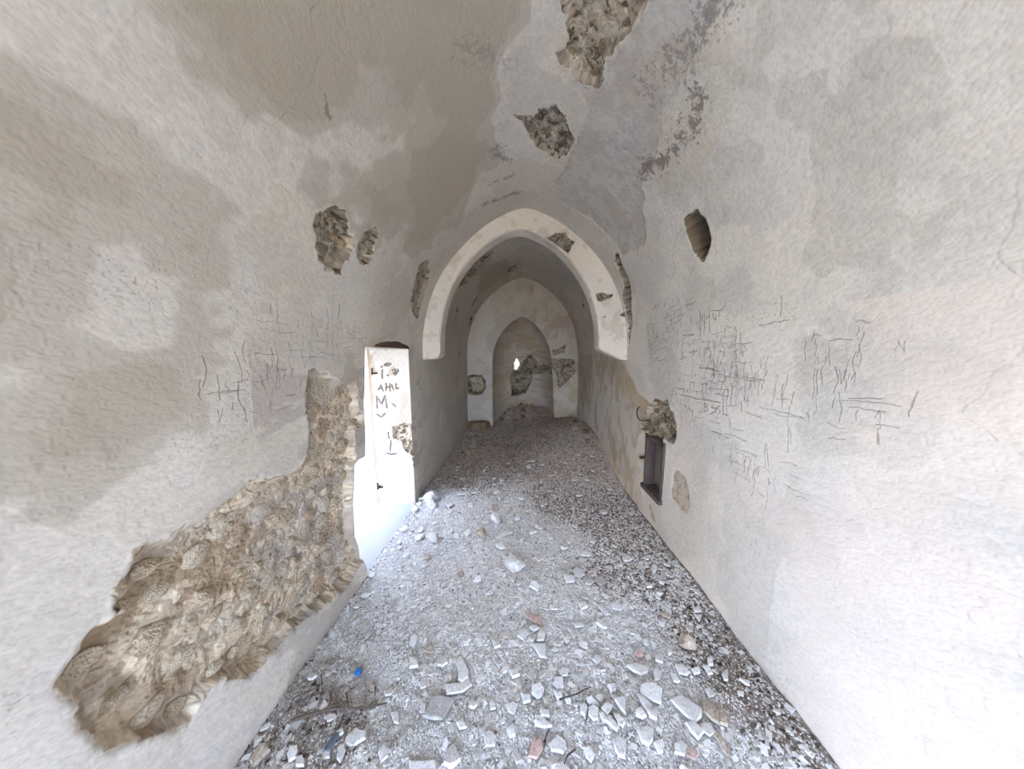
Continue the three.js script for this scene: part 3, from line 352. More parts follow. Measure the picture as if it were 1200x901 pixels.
function readShell(s, z) {
  const left = s < 0, y = Math.abs(s) > ARC ? yOf(s) : SPRING;
  const worn = ss(0.42, 0.62, fbm(s * 1.4 + 200, z * 1.2 + 20, 4));
  plaster(s, z, left ? 0.05 : 0.05 + 0.45 * ss(-0.02, 0.02, s - 1.05 + (fbm(s * 3 + 7, z * 2.2 + 5, 4) - 0.5) * 0.9), 0.5);
  if (!left && Math.abs(s) > ARC - 0.2) mixIn(228, 212, 198, worn * 0.6);
  const farther = ss(-3.55, -3.75, z); mixIn(200, 186, 168, farther * 0.12 * (0.4 + worn));       // plaster a little browner beyond the rib
  if (!left) {
    const rag = (fbm(s * 16 + 2, z * 16, 3) - 0.5) * 0.06, u = inside(SH.undercoat, s + rag, z + rag, 0.3); if (u > -0.005) { const k = ss(-0.004, 0.003, u); const f = fbm(s * 7 + 40, z * 7, 4); mixIn(189, 184, 177, k * 0.75); mixIn(180, 166, 150, k * ss(0.5, 0.62, f) * 0.6); mixIn(170, 164, 158, k * ss(0.52, 0.66, fbm(s * 20, z * 20 + 6, 3)) * 0.5); I.h += 0.006 * k; I.bump += (fbm(s * 40, z * 40, 3) - 0.5) * 0.12 * k; }
    mould(ST1, s, z, 0.11, 0.8); mould(ST2, s, z, 0.13, 0.55);
    // ragged edge where the whitewashed near part stops
    if (Math.abs(s) > ARC - 0.05) { const E = T.rightend; let zz = E[E.length - 1][1]; for (let i = 1; i < E.length; i++) if (s <= E[i][0]) { const t = clamp((s - E[i - 1][0]) / Math.max(0.001, E[i][0] - E[i - 1][0])); zz = lerp(E[i - 1][1], E[i][1], t); break; }
      zz += (fbm(s * 12, 4, 3) - 0.5) * 0.08; const k = ss(0.01, -0.01, z - zz) * ss(ARC - 0.05, ARC, s); if (k > 0) { const f = fbm(s * 3 + 12, z * 4, 4); mixIn(214, 203, 188, k * 0.85); mixIn(180, 162, 134, k * ss(0.48, 0.64, f + (s < ARC + 0.6 ? 0.1 : -0.04)) * 0.6); mixIn(160, 144, 124, k * ss(0.6, 0.68, fbm(s * 5 + 70, z * 9, 4)) * 0.4); mixIn(214, 211, 206, k * ss(0.56, 0.64, fbm(s * 4, z * 9 + 90, 4)) * 0.6); I.h += 0.012 * k; } }
    const oc = inside(SH.ochre, s + (fbm(s * 18, z * 18, 3) - 0.5) * 0.05, z, 0.1); if (oc > 0) mixIn(196, 174, 138, ss(0, 0.02, oc) * 0.55 * (0.4 + fbm(s * 9, z * 30, 3)));
    loss(SH.top, s, z, 0.045, 0.03, 0.08); loss(SH.top2, s, z, 0.04, 0.03, 0.16);
    loss(SH.crack, s, z, 0.18, 0.03, 0.12, 0.012);
    { const hs = I.h, d = inside(SH.hole, s + (fbm(s * 22, z * 22, 3) - 0.5) * 0.03, z), k = ss(-0.006, -0.001, d); if (k > 0) { const f = fbm(s * 40, z * 40, 4); mixIn(92 + f * 46, 80 + f * 40, 65 + f * 34, k); I.h = hs + ss(0.002, 0.045, d) * 0.4 + (f - 0.5) * 0.05 * ss(0.01, 0.04, d); I.bump = 0.5 + (f - 0.5) * 0.5; } }
    loss(SH.lintel, s, z, 0.07, 0.03, 0.12, 0.015);
    { const d = Math.max(inside(SH.wpatch, s + (fbm(s * 30, z * 30, 2) - 0.5) * 0.02, z), inside(SH.wpatch2, s, z)); if (d > -0.005) { const k = ss(-0.002, 0.004, d); mixIn(190, 176, 158, k); mixIn(158, 140, 118, k * ss(0.5, 0.66, fbm(s * 30, z * 30 + 3, 4)) * 0.8); I.h += 0.012 * k; I.bump = lerp(I.bump, 0.35 + (fbm(s * 50, z * 50, 3) - 0.5) * 0.3, k); } }
  } else {
    { const f = fbm(s * 1.5 + 31, z * 1.3 + 77, 5) - 0.44 + 0.2 * ss(-2.4, -1.3, z) - 0.4 * ss(-0.75, -1.7, s) - 0.4 * ss(-0.35, 0.0, s); mixIn(174, 164, 148, ss(0.0, 0.04, f) * 0.62); mixIn(166, 155, 136, ss(0.08, 0.12, f) * 0.45); }  // stain film; extra darkness in its colour dims the near vault
    loss(SH.left_big, s, z, 0.06, 0.035, 0.1); loss(SH.left_small, s, z, 0.045, 0.03, 0.08); loss(SH.left_slim, s, z, 0.04, 0.03, 0.2); loss(SH.far_strip, s, z, 0.05, 0.04, 0.12); loss(SH.far_spot, s, z, 0.05, 0.04, 0.12); loss(SH.top2, s, z, 0.04, 0.03, 0.16);
    if (s < -2) { const k = loss(SH.exposed, s, z, 0.055, 0.03, -0.14, 0.025, 0.45); if (k > 0) { const f = fbm(s * 5, z * 5 + 20, 4); mixIn(202, 184, 158, k * ss(0.36, 0.52, f) * 0.55); mixIn(150, 126, 100, k * ss(0.55, 0.63, fbm(s * 9 + 60, z * 7 + 5, 4)) * 0.6); mixIn(204, 198, 188, k * ss(0.52, 0.6, fbm(s * 7 + 9, z * 5, 4)) * 0.4); } 
      if (z > -2.2) { I.h -= 0.05 * ss(0.24, 0.02, y) ; } }
    const gr = ss(0.52, 0.6, fbm(s * 8 + 50, z * 3, 4)) * ss(ARC - 0.2, ARC + 0.1, -s) * (z < -1.2 ? 1 : 0); mixIn(168, 158, 148, gr * (z > -3.3 ? 0.5 : 0.1));
    if (z < -3.05 && -s > ARC) { mixIn(190, 180, 168, ss(0.5, 0.64, fbm(s * 2.5, z * 8, 4)) * 0.25); mixIn(204, 198, 190, ss(0.55, 0.62, fbm(s * 4 + 40, z * 6, 4)) * 0.5); }
  }
  for (const o of DOTS) loss(o, s, z, 0.06, 0.03, 0.15, 0.008);
  for (const [o, w] of SMEARS) mould(o, s, z, w, w > 0.11 ? 0.3 : 0.6);
  const list = bins.get(Math.floor(s * 8) * 4096 + Math.floor(z * 8)); if (list) for (const o of list) strokes([o], s, z, (o.w ?? 0.0042), o.w ? 0.42 : 0.72);
}
let WALL_L, WALL_R, VAULT;
// texture rows are finer where the photograph comes near
const ZB = [ZBACK, -0.4, -3.6, ZEND - 0.05], ZV = [0, 0.08, 0.72, 1];
const vOfZ = (z) => { for (let i = 0; i < 3; i++) if (z >= ZB[i + 1] || i === 2) return ZV[i] + (ZB[i] - z) / (ZB[i] - ZB[i + 1]) * (ZV[i + 1] - ZV[i]); };
const zOfV = (v) => { for (let i = 0; i < 3; i++) if (v <= ZV[i + 1] || i === 2) return ZB[i] - (v - ZV[i]) / (ZV[i + 1] - ZV[i]) * (ZB[i] - ZB[i + 1]); };
const doorOutline = [[sOfY(-0.3), -3.03], [sOfY(0.5), -3.02], [sOfY(1.2), -3.0], [sOfY(1.665), -2.99], [sOfY(1.655), -2.5], [sOfY(1.66), -2.135], ...T.door_near.map(([s, z]) => [-s, z]), [sOfY(-0.3), -1.97]].map(([s, z]) => [-s, z]);
const D2 = { z0: -0.2, z1: 1.1, top: 2.35 };                // a second doorway added in the left wall behind the camera, for daylight
const sideOutline = [[-sOfY(-0.3), D2.z0], [-sOfY(SPRING), D2.z0], [-(ARC - (D2.top - SPRING)), D2.z0], [-(ARC - (D2.top - SPRING)), D2.z1], [-sOfY(-0.3), D2.z1]];
const WY0 = 0.3, WY1 = 0.83, WZ0 = -2.47, WZ1 = -2.82;       // wooden window in the right-hand wall
const windowOutline = [[sOfY(WY0), WZ0], [sOfY(WY1), WZ0], [sOfY(WY1), WZ1], [sOfY(WY0), WZ1]];
{
  const A = steps([-STOT, -ARC, 0.0145], [-ARC, 0, 0.0145], [0, ARC, 0.0145], [ARC, STOT, 0.0145]), B = steps([ZBACK, -0.4, 0.05], [-0.4, -3.6, 0.0145], [-3.6, ZEND - 0.05, 0.022]);
  const point = (s, z) => { readShell(s, z); const q = section(s); return [q[0] + q[2] * I.h, q[1] + q[3] * I.h, z]; };
  const half = (sg) => { const sub = A.filter((s) => sg < 0 ? s <= 1e-9 : s >= -1e-9); return sub; };
  const iL = A.findIndex((s) => Math.abs(s + ARC) < 1e-6), i0 = A.findIndex((s) => Math.abs(s) < 1e-9), iR = A.findIndex((s) => Math.abs(s - ARC) < 1e-6);
  const g = grid(A, B, point, (s, z) => [s < 0 ? -s / STOT : s / STOT, vOfZ(z)], [doorOutline, windowOutline, sideOutline]);
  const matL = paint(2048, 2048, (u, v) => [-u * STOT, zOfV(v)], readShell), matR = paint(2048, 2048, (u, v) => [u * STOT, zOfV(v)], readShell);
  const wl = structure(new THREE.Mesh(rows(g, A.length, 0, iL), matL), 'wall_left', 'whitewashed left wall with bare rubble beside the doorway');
  const wr = structure(new THREE.Mesh(rows(g, A.length, iR, A.length), matR), 'wall_right', 'scratched white right wall with a small wooden window');
  const c = structure(new THREE.Group(), 'ceiling', 'pointed barrel vault with patches of fallen plaster');
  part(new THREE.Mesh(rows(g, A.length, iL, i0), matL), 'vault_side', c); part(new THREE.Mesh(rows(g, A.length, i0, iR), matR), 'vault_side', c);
  WALL_L = wl; WALL_R = wr; VAULT = c;
}

// ---------------------------------------------------------------- the rib across the vault, on corbels
const ribPath = [];
{ const L = [[-1.3, 1.53], [-1.17, 1.54], [-1.05, 1.545], [-0.985, 1.56], [-0.955, 1.6], [-0.945, 1.68]], Rr = [[0.925, 1.7], [0.94, 1.665], [0.975, 1.64], [1.03, 1.62], [1.09, 1.595], [1.18, 1.545], [1.34, 1.52]];
  const arch = []; for (let i = 1; i < 60; i++) { const u = i / 60 * 2 - 1, a = 1 - Math.abs(u), t = 1 - Math.pow(1 - a, 1.45), w = Math.pow(Math.max(0, 1 - Math.pow(t, 2.25)), 0.66); arch.push([-0.01 + Math.sign(u) * 0.936 * w, 1.68 + 1.345 * t]); }
  const raw = [...L, ...arch, ...Rr]; let acc = 0; const len = [0]; for (let i = 1; i < raw.length; i++) { acc += Math.hypot(raw[i][0] - raw[i - 1][0], raw[i][1] - raw[i - 1][1]); len.push(acc); }
  for (let k = 0; k <= 330; k++) { const d = acc * k / 330; let i = 1; while (i < raw.length - 1 && len[i] < d) i++; const t = (d - len[i - 1]) / (len[i] - len[i - 1]); ribPath.push([lerp(raw[i - 1][0], raw[i][0], t), lerp(raw[i - 1][1], raw[i][1], t)]); } }
const RIB_D = 0.24, RIB_OUT = 0.5, RIB_Q = RIB_OUT * 2 + RIB_D;   // across: front face, soffit, back face
const RINGS = ['ring1', 'ring2', 'ring3'].map((k) => outline(T[k]));
function ribPoint(a, q) {
  const f = clamp(a) * 330, i = Math.min(329, Math.floor(f)), t = f - i, p = ribPath[i], n = ribPath[i + 1], x = lerp(p[0], n[0], t), y = lerp(p[1], n[1], t);
  const below = y < 1.7; let ox, oy; const l = Math.hypot(x - X0, y - 1.35), dx = (x - X0) / l, dy = (y - 1.35) / l; ox = below ? 0 : dx; oy = below ? 1 : dy; { const m = ss(1.62, 1.95, y), ux = Math.sign(x) * 0.75 * m + 0, vx = lerp(0.0, dx, m), vy = lerp(1, dy, m), vl = Math.hypot(vx, vy); ox = vx / vl; oy = vy / vl; }
  let w, z; if (q < RIB_OUT) { w = RIB_OUT - q; z = ZRIB; } else if (q < RIB_OUT + RIB_D) { w = 0; z = ZRIB - (q - RIB_OUT); } else { w = q - RIB_OUT - RIB_D; z = ZRIB - RIB_D; }
  const rb = 0.022; let ww = w, zz = z;                    // rounded arrises
  if (q < RIB_OUT && w < rb) { zz = ZRIB - (rb - Math.sqrt(Math.max(0, rb * rb - (rb - w) ** 2))); } else if (q >= RIB_OUT && q < RIB_OUT + rb) { const e = q - RIB_OUT; ww = rb - Math.sqrt(Math.max(0, rb * rb - (rb - e) ** 2)); ww *= 0.5; zz = ZRIB - Math.max(e, rb * 0.9); }
  const k = w / RIB_OUT; const reach = RIB_OUT;
  return [x + ox * ww, y + oy * ww, zz, x, y];
}
function readRib(a, q) {
  const P = ribPoint(a, q), m = P[0] + P[2] * 0.8 + 3, n = P[1] + P[2] * 0.6; plaster(m, n, 0.5, 0.3); I.h *= 0.4; mixIn(236, 225, 210, 0.7);
  if (q < RIB_OUT + 0.03) for (const o of RINGS) loss(o, P[0], P[1], 0.03, 0.02, 0.24, 0.012);
  const d = fbm(m * 8, n * 8 + 4, 4); mixIn(192, 178, 160, ss(0.58, 0.66, d) * 0.4);
}
{
  const A = steps([0, 1, 0.0033]), B = steps([0, RIB_OUT - 0.03, 0.0145], [RIB_OUT - 0.03, RIB_OUT + 0.03, 0.005], [RIB_OUT + 0.03, RIB_OUT + RIB_D, 0.02], [RIB_OUT + RIB_D, RIB_Q, 0.1]);
  const g = grid(A, B, (a, q) => { const P = ribPoint(a, q); readRib(a, q); return q < RIB_OUT ? [P[0], P[1], P[2] - I.h] : [P[0], P[1], P[2]]; }, (a, q) => [a, q / RIB_Q]);
  structure(new THREE.Mesh(g, paint(2048, 512, (u, v) => [u, v * RIB_Q], readRib)), 'trim_1', 'cream plastered transverse arch on corbels across the vault');
}

// ---------------------------------------------------------------- end wall with the apse
const AX = 0.045, AW = 0.665, AS = 1.42, AR = 1.02, ADEEP = 1.0;
const archHalf = (y) => { const t = clamp((y - AS) / AR); return AW * Math.pow(1 - Math.pow(t, 2.1), 0.7); };
const apseLow = (y) => y < AS ? 0.09 * Math.pow(clamp(1 - y / AS), 0.7) : 0;
const apseOutline = []; for (let i = 0; i <= 40; i++) { const u = i / 40, t = 1 - Math.pow(1 - u, 1.4); apseOutline.push([AX - archHalf(AS + AR * t), AS + AR * t]); } for (let i = 39; i >= 0; i--) { const [x, y] = apseOutline[i]; apseOutline.push([2 * AX - x, y]); } for (let i = 0; i <= 10; i++) { const y = lerp(AS, -0.3, i / 10); apseOutline.push([AX + AW + apseLow(y), y]); } for (let i = 10; i > 0; i--) apseOutline.push([AX - AW, lerp(AS, -0.3, i / 10)]);
const EN = { niche: outline(T.end_niche), dark: outline(T.end_dark), spot: outline(T.end_spot) };
function readEnd(x, y) {
  plaster(x + 11, y + 4, 0.05, 0.7); I.h *= 0.5;
  mixIn(176, 148, 130, ss(0.56, 0.66, fbm(x * 4 + 3, y * 4 + 9, 4)) * (x > 0.2 ? 0.5 : 0.15));
  if (x > 0.6 && y < 1.15) mixIn(186, 160, 118, 0.5 * ss(0.4, 0.6, fbm(x * 6, y * 6, 3)));
  loss(EN.dark, x, y, 0.08, 0.04, 0.1); loss(EN.spot, x, y, 0.03, 0.03, 0.1);
  const d = inside(EN.niche, x, y); if (d > -0.03) { I.h += ss(0, 0.035, d) * 0.2; const k = ss(-0.012, 0.0, d); if (k > 0) { masonry(x, y, k * ss(0.5, 0.4, Math.abs(d - 0.0)) * (d < 0.06 ? 1 : 0.6), 0.08); } }
}
{
  const A = steps([-1.45, 1.55, 0.02]), B = steps([-0.2, 3.5, 0.02]);
  const g = grid(A, B, (x, y) => { readEnd(x, y); return [x, y, ZEND - I.h]; }, (x, y) => [(x + 1.45) / 3, (y + 0.2) / 3.7], [apseOutline.map(([x, y]) => [AX + (x - AX) * 0.965, y > AS ? AS + (y - AS) * 0.975 : y])]);
  structure(new THREE.Mesh(g, paint(768, 1024, (u, v) => [-1.45 + u * 3, -0.2 + v * 3.7], readEnd)), 'wall_end', 'dim plastered end wall with a pointed apse opening');
}
const AP = { dark: outline(T.ap_dark), band: outline(T.ap_band), slit: T.slit };
const apsePoint = (u, y, out = 0) => { const w = archHalf(y) + (y > AS + AR - 0.02 ? 0.001 : 0), f = Math.PI * (1 - u), k = w / AW, lowW = apseLow(y); return [AX + Math.cos(f) * (w + (Math.cos(f) > 0 ? lowW : 0) + out), y, ZEND + 0.012 - Math.sin(f) * (ADEEP * Math.pow(k, 0.8) + out)]; };
function readApse(u, y) {
  const P = apsePoint(u, y); plaster(P[0] * 1.2 + 30, y + 7, 0, 0.8); I.h *= 0.6;
  const course = fbm(P[0] * 4, y * 13 + 3, 4); mixIn(172, 150, 124, ss(0.5, 0.66, course) * 0.5);
  mixIn(190, 170, 142, ss(0.46, 0.58, fbm(P[0] * 5 + 4, y * 5, 4)) * 0.5);
  if (u > 0.2) { loss(AP.band, P[0], y, 0.08, 0.04, 0.1, 0.04); loss(AP.dark, P[0], y, 0.34, 0.05, 0.1, 0.04); }
}
let APSE;
{
  const A = steps([0, 1, 0.009]), B = steps([-0.2, AS + AR, 0.02]);
  // the slit, as an outline in the apse's own coordinates
  const su = (x) => 1 - Math.acos(clamp((x - AX) / AW, -1, 1)) / Math.PI, hole = T.slit.map(([x, y]) => [su(x), y]);
  const cu = hole.reduce((a, p) => a + p[0], 0) / hole.length, cy = hole.reduce((a, p) => a + p[1], 0) / hole.length;
  const g = grid(A, B, (u, y) => { readApse(u, y); return apsePoint(u, y, I.h); }, (u, y) => [u, (y + 0.2) / (AS + AR + 0.2)], [hole]);
  APSE = structure(new THREE.Group(), 'wall_apse', 'rounded apse with broken plaster behind the end wall');
  part(new THREE.Mesh(g, paint(1024, 1024, (u, v) => [u, -0.2 + v * (AS + AR + 0.2)], readApse)), 'apse_shell', APSE);
  // green leaves stand outside the slit
  { const r = rng(33), leaf = new THREE.PlaneGeometry(0.05, 0.022, 2, 1), list = []; leaf.attributes.position.setZ(1, 0.006); leaf.attributes.position.setZ(4, 0.006);
    for (let k = 0; k < 1100; k++) { const a = r() * 6.28, b = Math.acos(2 * r() - 1), d = 0.08 + 0.34 * Math.cbrt(r()); list.push(leaf.clone().rotateX(r() * 6).rotateY(r() * 6).rotateZ(r() * 6).translate(Math.sin(b) * Math.cos(a) * d, 1.25 + Math.cos(b) * d * 1.4, Math.sin(b) * Math.sin(a) * d)); }
    const bush = thing(new THREE.Group(), 'shrub', 'green shrub glimpsed through the slit in the apse', 'shrub'); part(new THREE.Mesh(mergeGeometries(list), new THREE.MeshStandardMaterial({ color: 0x6f8f4a, roughness: 0.8, side: THREE.DoubleSide })), 'foliage', bush);
    part(new THREE.Mesh(new THREE.CylinderGeometry(0.012, 0.02, 1.2, 7).translate(0, 0.6, 0), flatMat(98, 80, 62)), 'stem', bush); bush.position.set(-0.12, -0.16, -9.3); }
  // reveal of the slit through the apse wall
  const win = structure(new THREE.Group(), 'window_2', 'narrow ragged slit of daylight in the apse wall');
  const n = hole.length, pos = [], idx = []; for (let k = 0; k < n; k++) for (const d of [0, 0.25, 0.5]) { const [u, y] = hole[k], P = apsePoint(lerp(u, cu, -d * 0.25), y + (y - cy) * d * 0.3, d === 0 ? 0.0 : d); pos.push(...P); }
  for (let k = 0; k < n; k++) for (let j = 0; j < 2; j++) { const a = k * 3 + j, b = ((k + 1) % n) * 3 + j; idx.push(a, b, b + 1, a, b + 1, a + 1); }
  const rg = new THREE.BufferGeometry(); rg.setAttribute('position', new THREE.Float32BufferAttribute(pos, 3)); rg.setIndex(idx); rg.computeVertexNormals();
  part(new THREE.Mesh(rg, flatMat(186, 172, 150)), 'reveal', win);
}

// ---------------------------------------------------------------- doorway in the left wall
const stoneGrey = flatMat(176, 164, 146), rust = new THREE.MeshStandardMaterial({ color: 0x4a3226, roughness: 0.8, metalness: 0.3 });
const JX = -1.585, XW = X0 - HALF;                          // the inner jamb ends at JX, the outer part stands a little wider
const JL = outline(T.jamb_loss), JS = outline(T.jamb_scrape), JM = STROKE(T.jamb_marks);
function readJamb(x, y) {
  plaster(x + 21, y + 14, 0.4, 0.3); I.h *= 0.4;
  const k = inside(JS, x + (fbm(x * 30, y * 30, 3) - 0.5) * 0.04, y); if (k > 0) mixIn(196, 180, 160, 0.7 * ss(0.4, 0.6, fbm(x * 40, y * 40, 3)));
  const arris = ss(0.045, 0.02, x - JX + (fbm(y * 14, 3, 3) - 0.5) * 0.05); mixIn(158, 136, 108, arris * 0.8); mixIn(176, 160, 140, ss(0.56, 0.64, fbm(x * 9, y * 7 + 2, 4)) * 0.6);
  loss(JL, x, y, 0.05, 0.03, -0.05, 0.02); strokes(JM, x, y, 0.014, 1.1);
}
const door = structure(new THREE.Group(), 'door_1', 'bright doorless opening in the left wall');
{
  const A = steps([JX, XW, 0.012]), B = steps([-0.25, 1.67, 0.014]);
  const g = grid(A, B, (x, y) => { readJamb(x, y); const t = (x - JX) / (XW - JX), zj = y > 1.2 ? -3.0 + (y - 1.2) * 0.02 : -3.0 - (1.2 - y) * 0.026, rnd = Math.max(0, x - XW + 0.03) ** 2 * 14; return [x, y, zj - I.h - rnd * 0]; }, (x, y) => [(x - JX) / (XW - JX), (y + 0.25) / 1.92]);
  part(new THREE.Mesh(g, paint(512, 1536, (u, v) => [JX + u * (XW - JX), -0.25 + v * 1.92], readJamb)), 'jamb', door, 'whitewashed jamb scratched with letters');
  // outer part of the opening: rebated jamb, head and near side
  const lime = flatMat(224, 221, 214), box = (x0, x1, y0, y1, z0, z1) => new THREE.BoxGeometry(x1 - x0, y1 - y0, Math.abs(z1 - z0)).translate((x0 + x1) / 2, (y0 + y1) / 2, (z0 + z1) / 2);
  part(new THREE.Mesh(box(-2.0, JX - 0.0005, -0.25, 1.8, -3.3, -3.07), lime), 'outer_jamb', door);
  part(new THREE.Mesh(box(-2.0, JX - 0.0005, -0.25, 1.8, -2.0, -1.75), lime), 'outer_jamb', door);
  part(new THREE.Mesh(box(-2.0, JX + 0.02, 1.7, 1.95, -3.3, -1.75), lime), 'outer_head', door);
  // near side: the broken outline carried into the wall
  const O = doorOutline.slice(5).map(([s, z]) => [yOf(s), z]), pos = [], uv = [], idx = [], D = 8;
  const fineO = []; for (let i = 0; i < O.length - 1; i++) { const n = Math.max(1, Math.round(Math.hypot(O[i + 1][0] - O[i][0], O[i + 1][1] - O[i][1]) / 0.03)); for (let k = 0; k < n; k++) fineO.push([lerp(O[i][0], O[i + 1][0], k / n), lerp(O[i][1], O[i + 1][1], k / n)]); }
  fineO.forEach(([y, z], i) => { for (let k = 0; k <= D; k++) { const t = k / D, r = (fbm(y * 14, t * 6, 3) - 0.5) * 0.03 * Math.min(1, t * 4); pos.push(XW + (k === 0 ? 0.0 : 0) + 0.0 - t * (XW - JX), y, lerp(z, Math.max(z, -2.06), Math.min(1, t * 1.2)) + r + (k === 0 ? 0 : 0)); uv.push(t, y); } });
  for (let i = 0; i < fineO.length - 1; i++) for (let k = 0; k < D; k++) { const a = i * (D + 1) + k; idx.push(a, a + 1, a + D + 2, a, a + D + 2, a + D + 1); }
  const ng = new THREE.BufferGeometry(); ng.setAttribute('position', new THREE.Float32BufferAttribute(pos, 3)); ng.setAttribute('uv', new THREE.Float32BufferAttribute(uv, 2)); ng.setIndex(idx); ng.computeVertexNormals();
  part(new THREE.Mesh(ng, stoneGrey), 'broken_jamb', door);
  part(new THREE.Mesh(box(JX, XW + 0.0, 1.66, 1.9, -3.05, -1.95), flatMat(214, 206, 194)), 'head', door);
  // the worn end of a timber lintel shows above the head
  const tb = new THREE.BufferGeometry(), tp = [], ti = [], N = 26; for (let i = 0; i <= N; i++) { const t = i / N, z = -2.28 - t * 0.68, hgt = 0.012 + 0.05 * Math.pow(Math.sin(Math.PI * t), 0.8) * (0.55 + 0.45 * noise(t * 9, 2)); tp.push(XW - 0.03, 1.662, z, XW + 0.028, 1.664 + 0.004 * noise(t * 20, 7), z, XW + 0.022, 1.664 + hgt, z, XW - 0.03, 1.664 + hgt, z); }
  for (let i = 0; i < N; i++) for (let k = 0; k < 4; k++) { const a = i * 4 + k, b = i * 4 + (k + 1) % 4; ti.push(a, b, b + 4, a, b + 4, a + 4); } ti.push(0, 2, 1, 0, 3, 2, N * 4, N * 4 + 1, N * 4 + 2, N * 4, N * 4 + 2, N * 4 + 3);
  tb.setAttribute('position', new THREE.Float32BufferAttribute(tp, 3)); tb.setIndex(ti); tb.computeVertexNormals();
  part(new THREE.Mesh(tb, flatMat(92, 70, 54)), 'lintel_timber', door, 'dark worn timber above the doorway');
  for (const [x, y] of T.pins) { const p = mergeGeometries([new THREE.CylinderGeometry(0.009, 0.009, 0.07, 8).translate(0, 0.02, 0.03), new THREE.BoxGeometry(0.05, 0.016, 0.02).translate(0.02, 0, 0.012), new THREE.BoxGeometry(0.016, 0.016, 0.05).translate(0, 0, 0.005)]); const m = part(new THREE.Mesh(p, rust), 'hinge_pin', door, 'rusty iron hinge pin'); m.position.set(x, y, -3.0); }
  // clean paving in the opening
  const A2 = steps([-2.35, XW + 0.06, 0.03]), B2 = steps([-1.8, -3.2, 0.03]);
  part(new THREE.Mesh(grid(A2, B2, (x, z) => [x, -0.035 + (fbm(x * 3, z * 3, 3) - 0.5) * 0.02, z], (x, z) => [x, z]), flatMat(178, 178, 178)), 'threshold', door, 'clean pale stone threshold');
}

// ---------------------------------------------------------------- wooden window low in the right wall
const grainTex = (() => { const w = 128, h = 512, d = new Uint8Array(w * h * 4); for (let j = 0; j < h; j++) for (let i = 0; i < w; i++) { const k = (j * w + i) * 4, v = fbm(i * 0.22, j * 0.012, 4), c = fbm(i * 0.9, j * 0.05 + 9, 2), t = clamp(v * 1.3 - 0.2 + (c - 0.5) * 0.4); d[k] = lerp(58, 128, t); d[k + 1] = lerp(48, 112, t); d[k + 2] = lerp(46, 104, t); d[k + 3] = 255; } return tex(d, w, h, true); })();
const oldWood = new THREE.MeshStandardMaterial({ map: grainTex, roughness: 0.9 });
const XR = X0 + HALF;
const win1 = structure(new THREE.Group(), 'window_1', 'small dark wooden framed window low in the right wall');
{
  const bx = (sx, sy, sz, x, y, z) => new THREE.BoxGeometry(sx, sy, sz).translate(x, y, z), mz = (WZ0 + WZ1) / 2, my = (WY0 + WY1) / 2, wz = Math.abs(WZ1 - WZ0), hy = WY1 - WY0;
  part(new THREE.Mesh(bx(0.09, hy + 0.02, 0.035, XR + 0.035, my, WZ1 + 0.012), oldWood), 'frame_post', win1);
  part(new THREE.Mesh(bx(0.09, hy + 0.02, 0.035, XR + 0.035, my, WZ0 - 0.012), oldWood), 'frame_post', win1);
  part(new THREE.Mesh(bx(0.09, 0.035, wz, XR + 0.035, WY1 - 0.012, mz), oldWood), 'frame_head', win1);
  part(new THREE.Mesh(bx(0.13, 0.04, wz + 0.03, XR + 0.03, WY0 + 0.01, mz), oldWood), 'sill', win1);
  part(new THREE.Mesh(bx(0.022, hy - 0.06, 0.16, XR + 0.12, my, WZ0 - 0.1), oldWood), 'shutter', win1, 'half-open plank shutter');
  const deep = flatMat(196, 184, 166), rec = mergeGeometries([bx(0.02, hy + 0.1, wz + 0.1, XR + 0.42, my, mz), bx(0.38, hy + 0.1, 0.02, XR + 0.25, my, WZ1 - 0.02), bx(0.38, hy + 0.1, 0.02, XR + 0.25, my, WZ0 + 0.02), bx(0.38, 0.02, wz + 0.1, XR + 0.25, WY1 + 0.02, mz), bx(0.38, 0.02, wz + 0.1, XR + 0.25, WY0 - 0.02, mz)]);
  part(new THREE.Mesh(rec, deep), 'recess', win1);
  part(new THREE.Mesh(new THREE.CylinderGeometry(0.014, 0.018, 0.05, 10).rotateZ(Math.PI / 2).translate(XR - 0.02, 0.58, WZ1 - 0.03), rust), 'bolt', win1, 'black iron bolt');
  const hook = new THREE.CatmullRomCurve3([[XR + 0.03, 0.97, WZ1 - 0.02], [XR - 0.02, 0.945, WZ1 - 0.06], [XR - 0.04, 0.96, WZ1 - 0.13], [XR - 0.04, 1.03, WZ1 - 0.16], [XR - 0.025, 1.075, WZ1 - 0.145]].map((p) => new THREE.Vector3(...p)));
  part(new THREE.Mesh(new THREE.TubeGeometry(hook, 24, 0.006, 6), rust), 'hook', win1, 'bent iron hook');
}

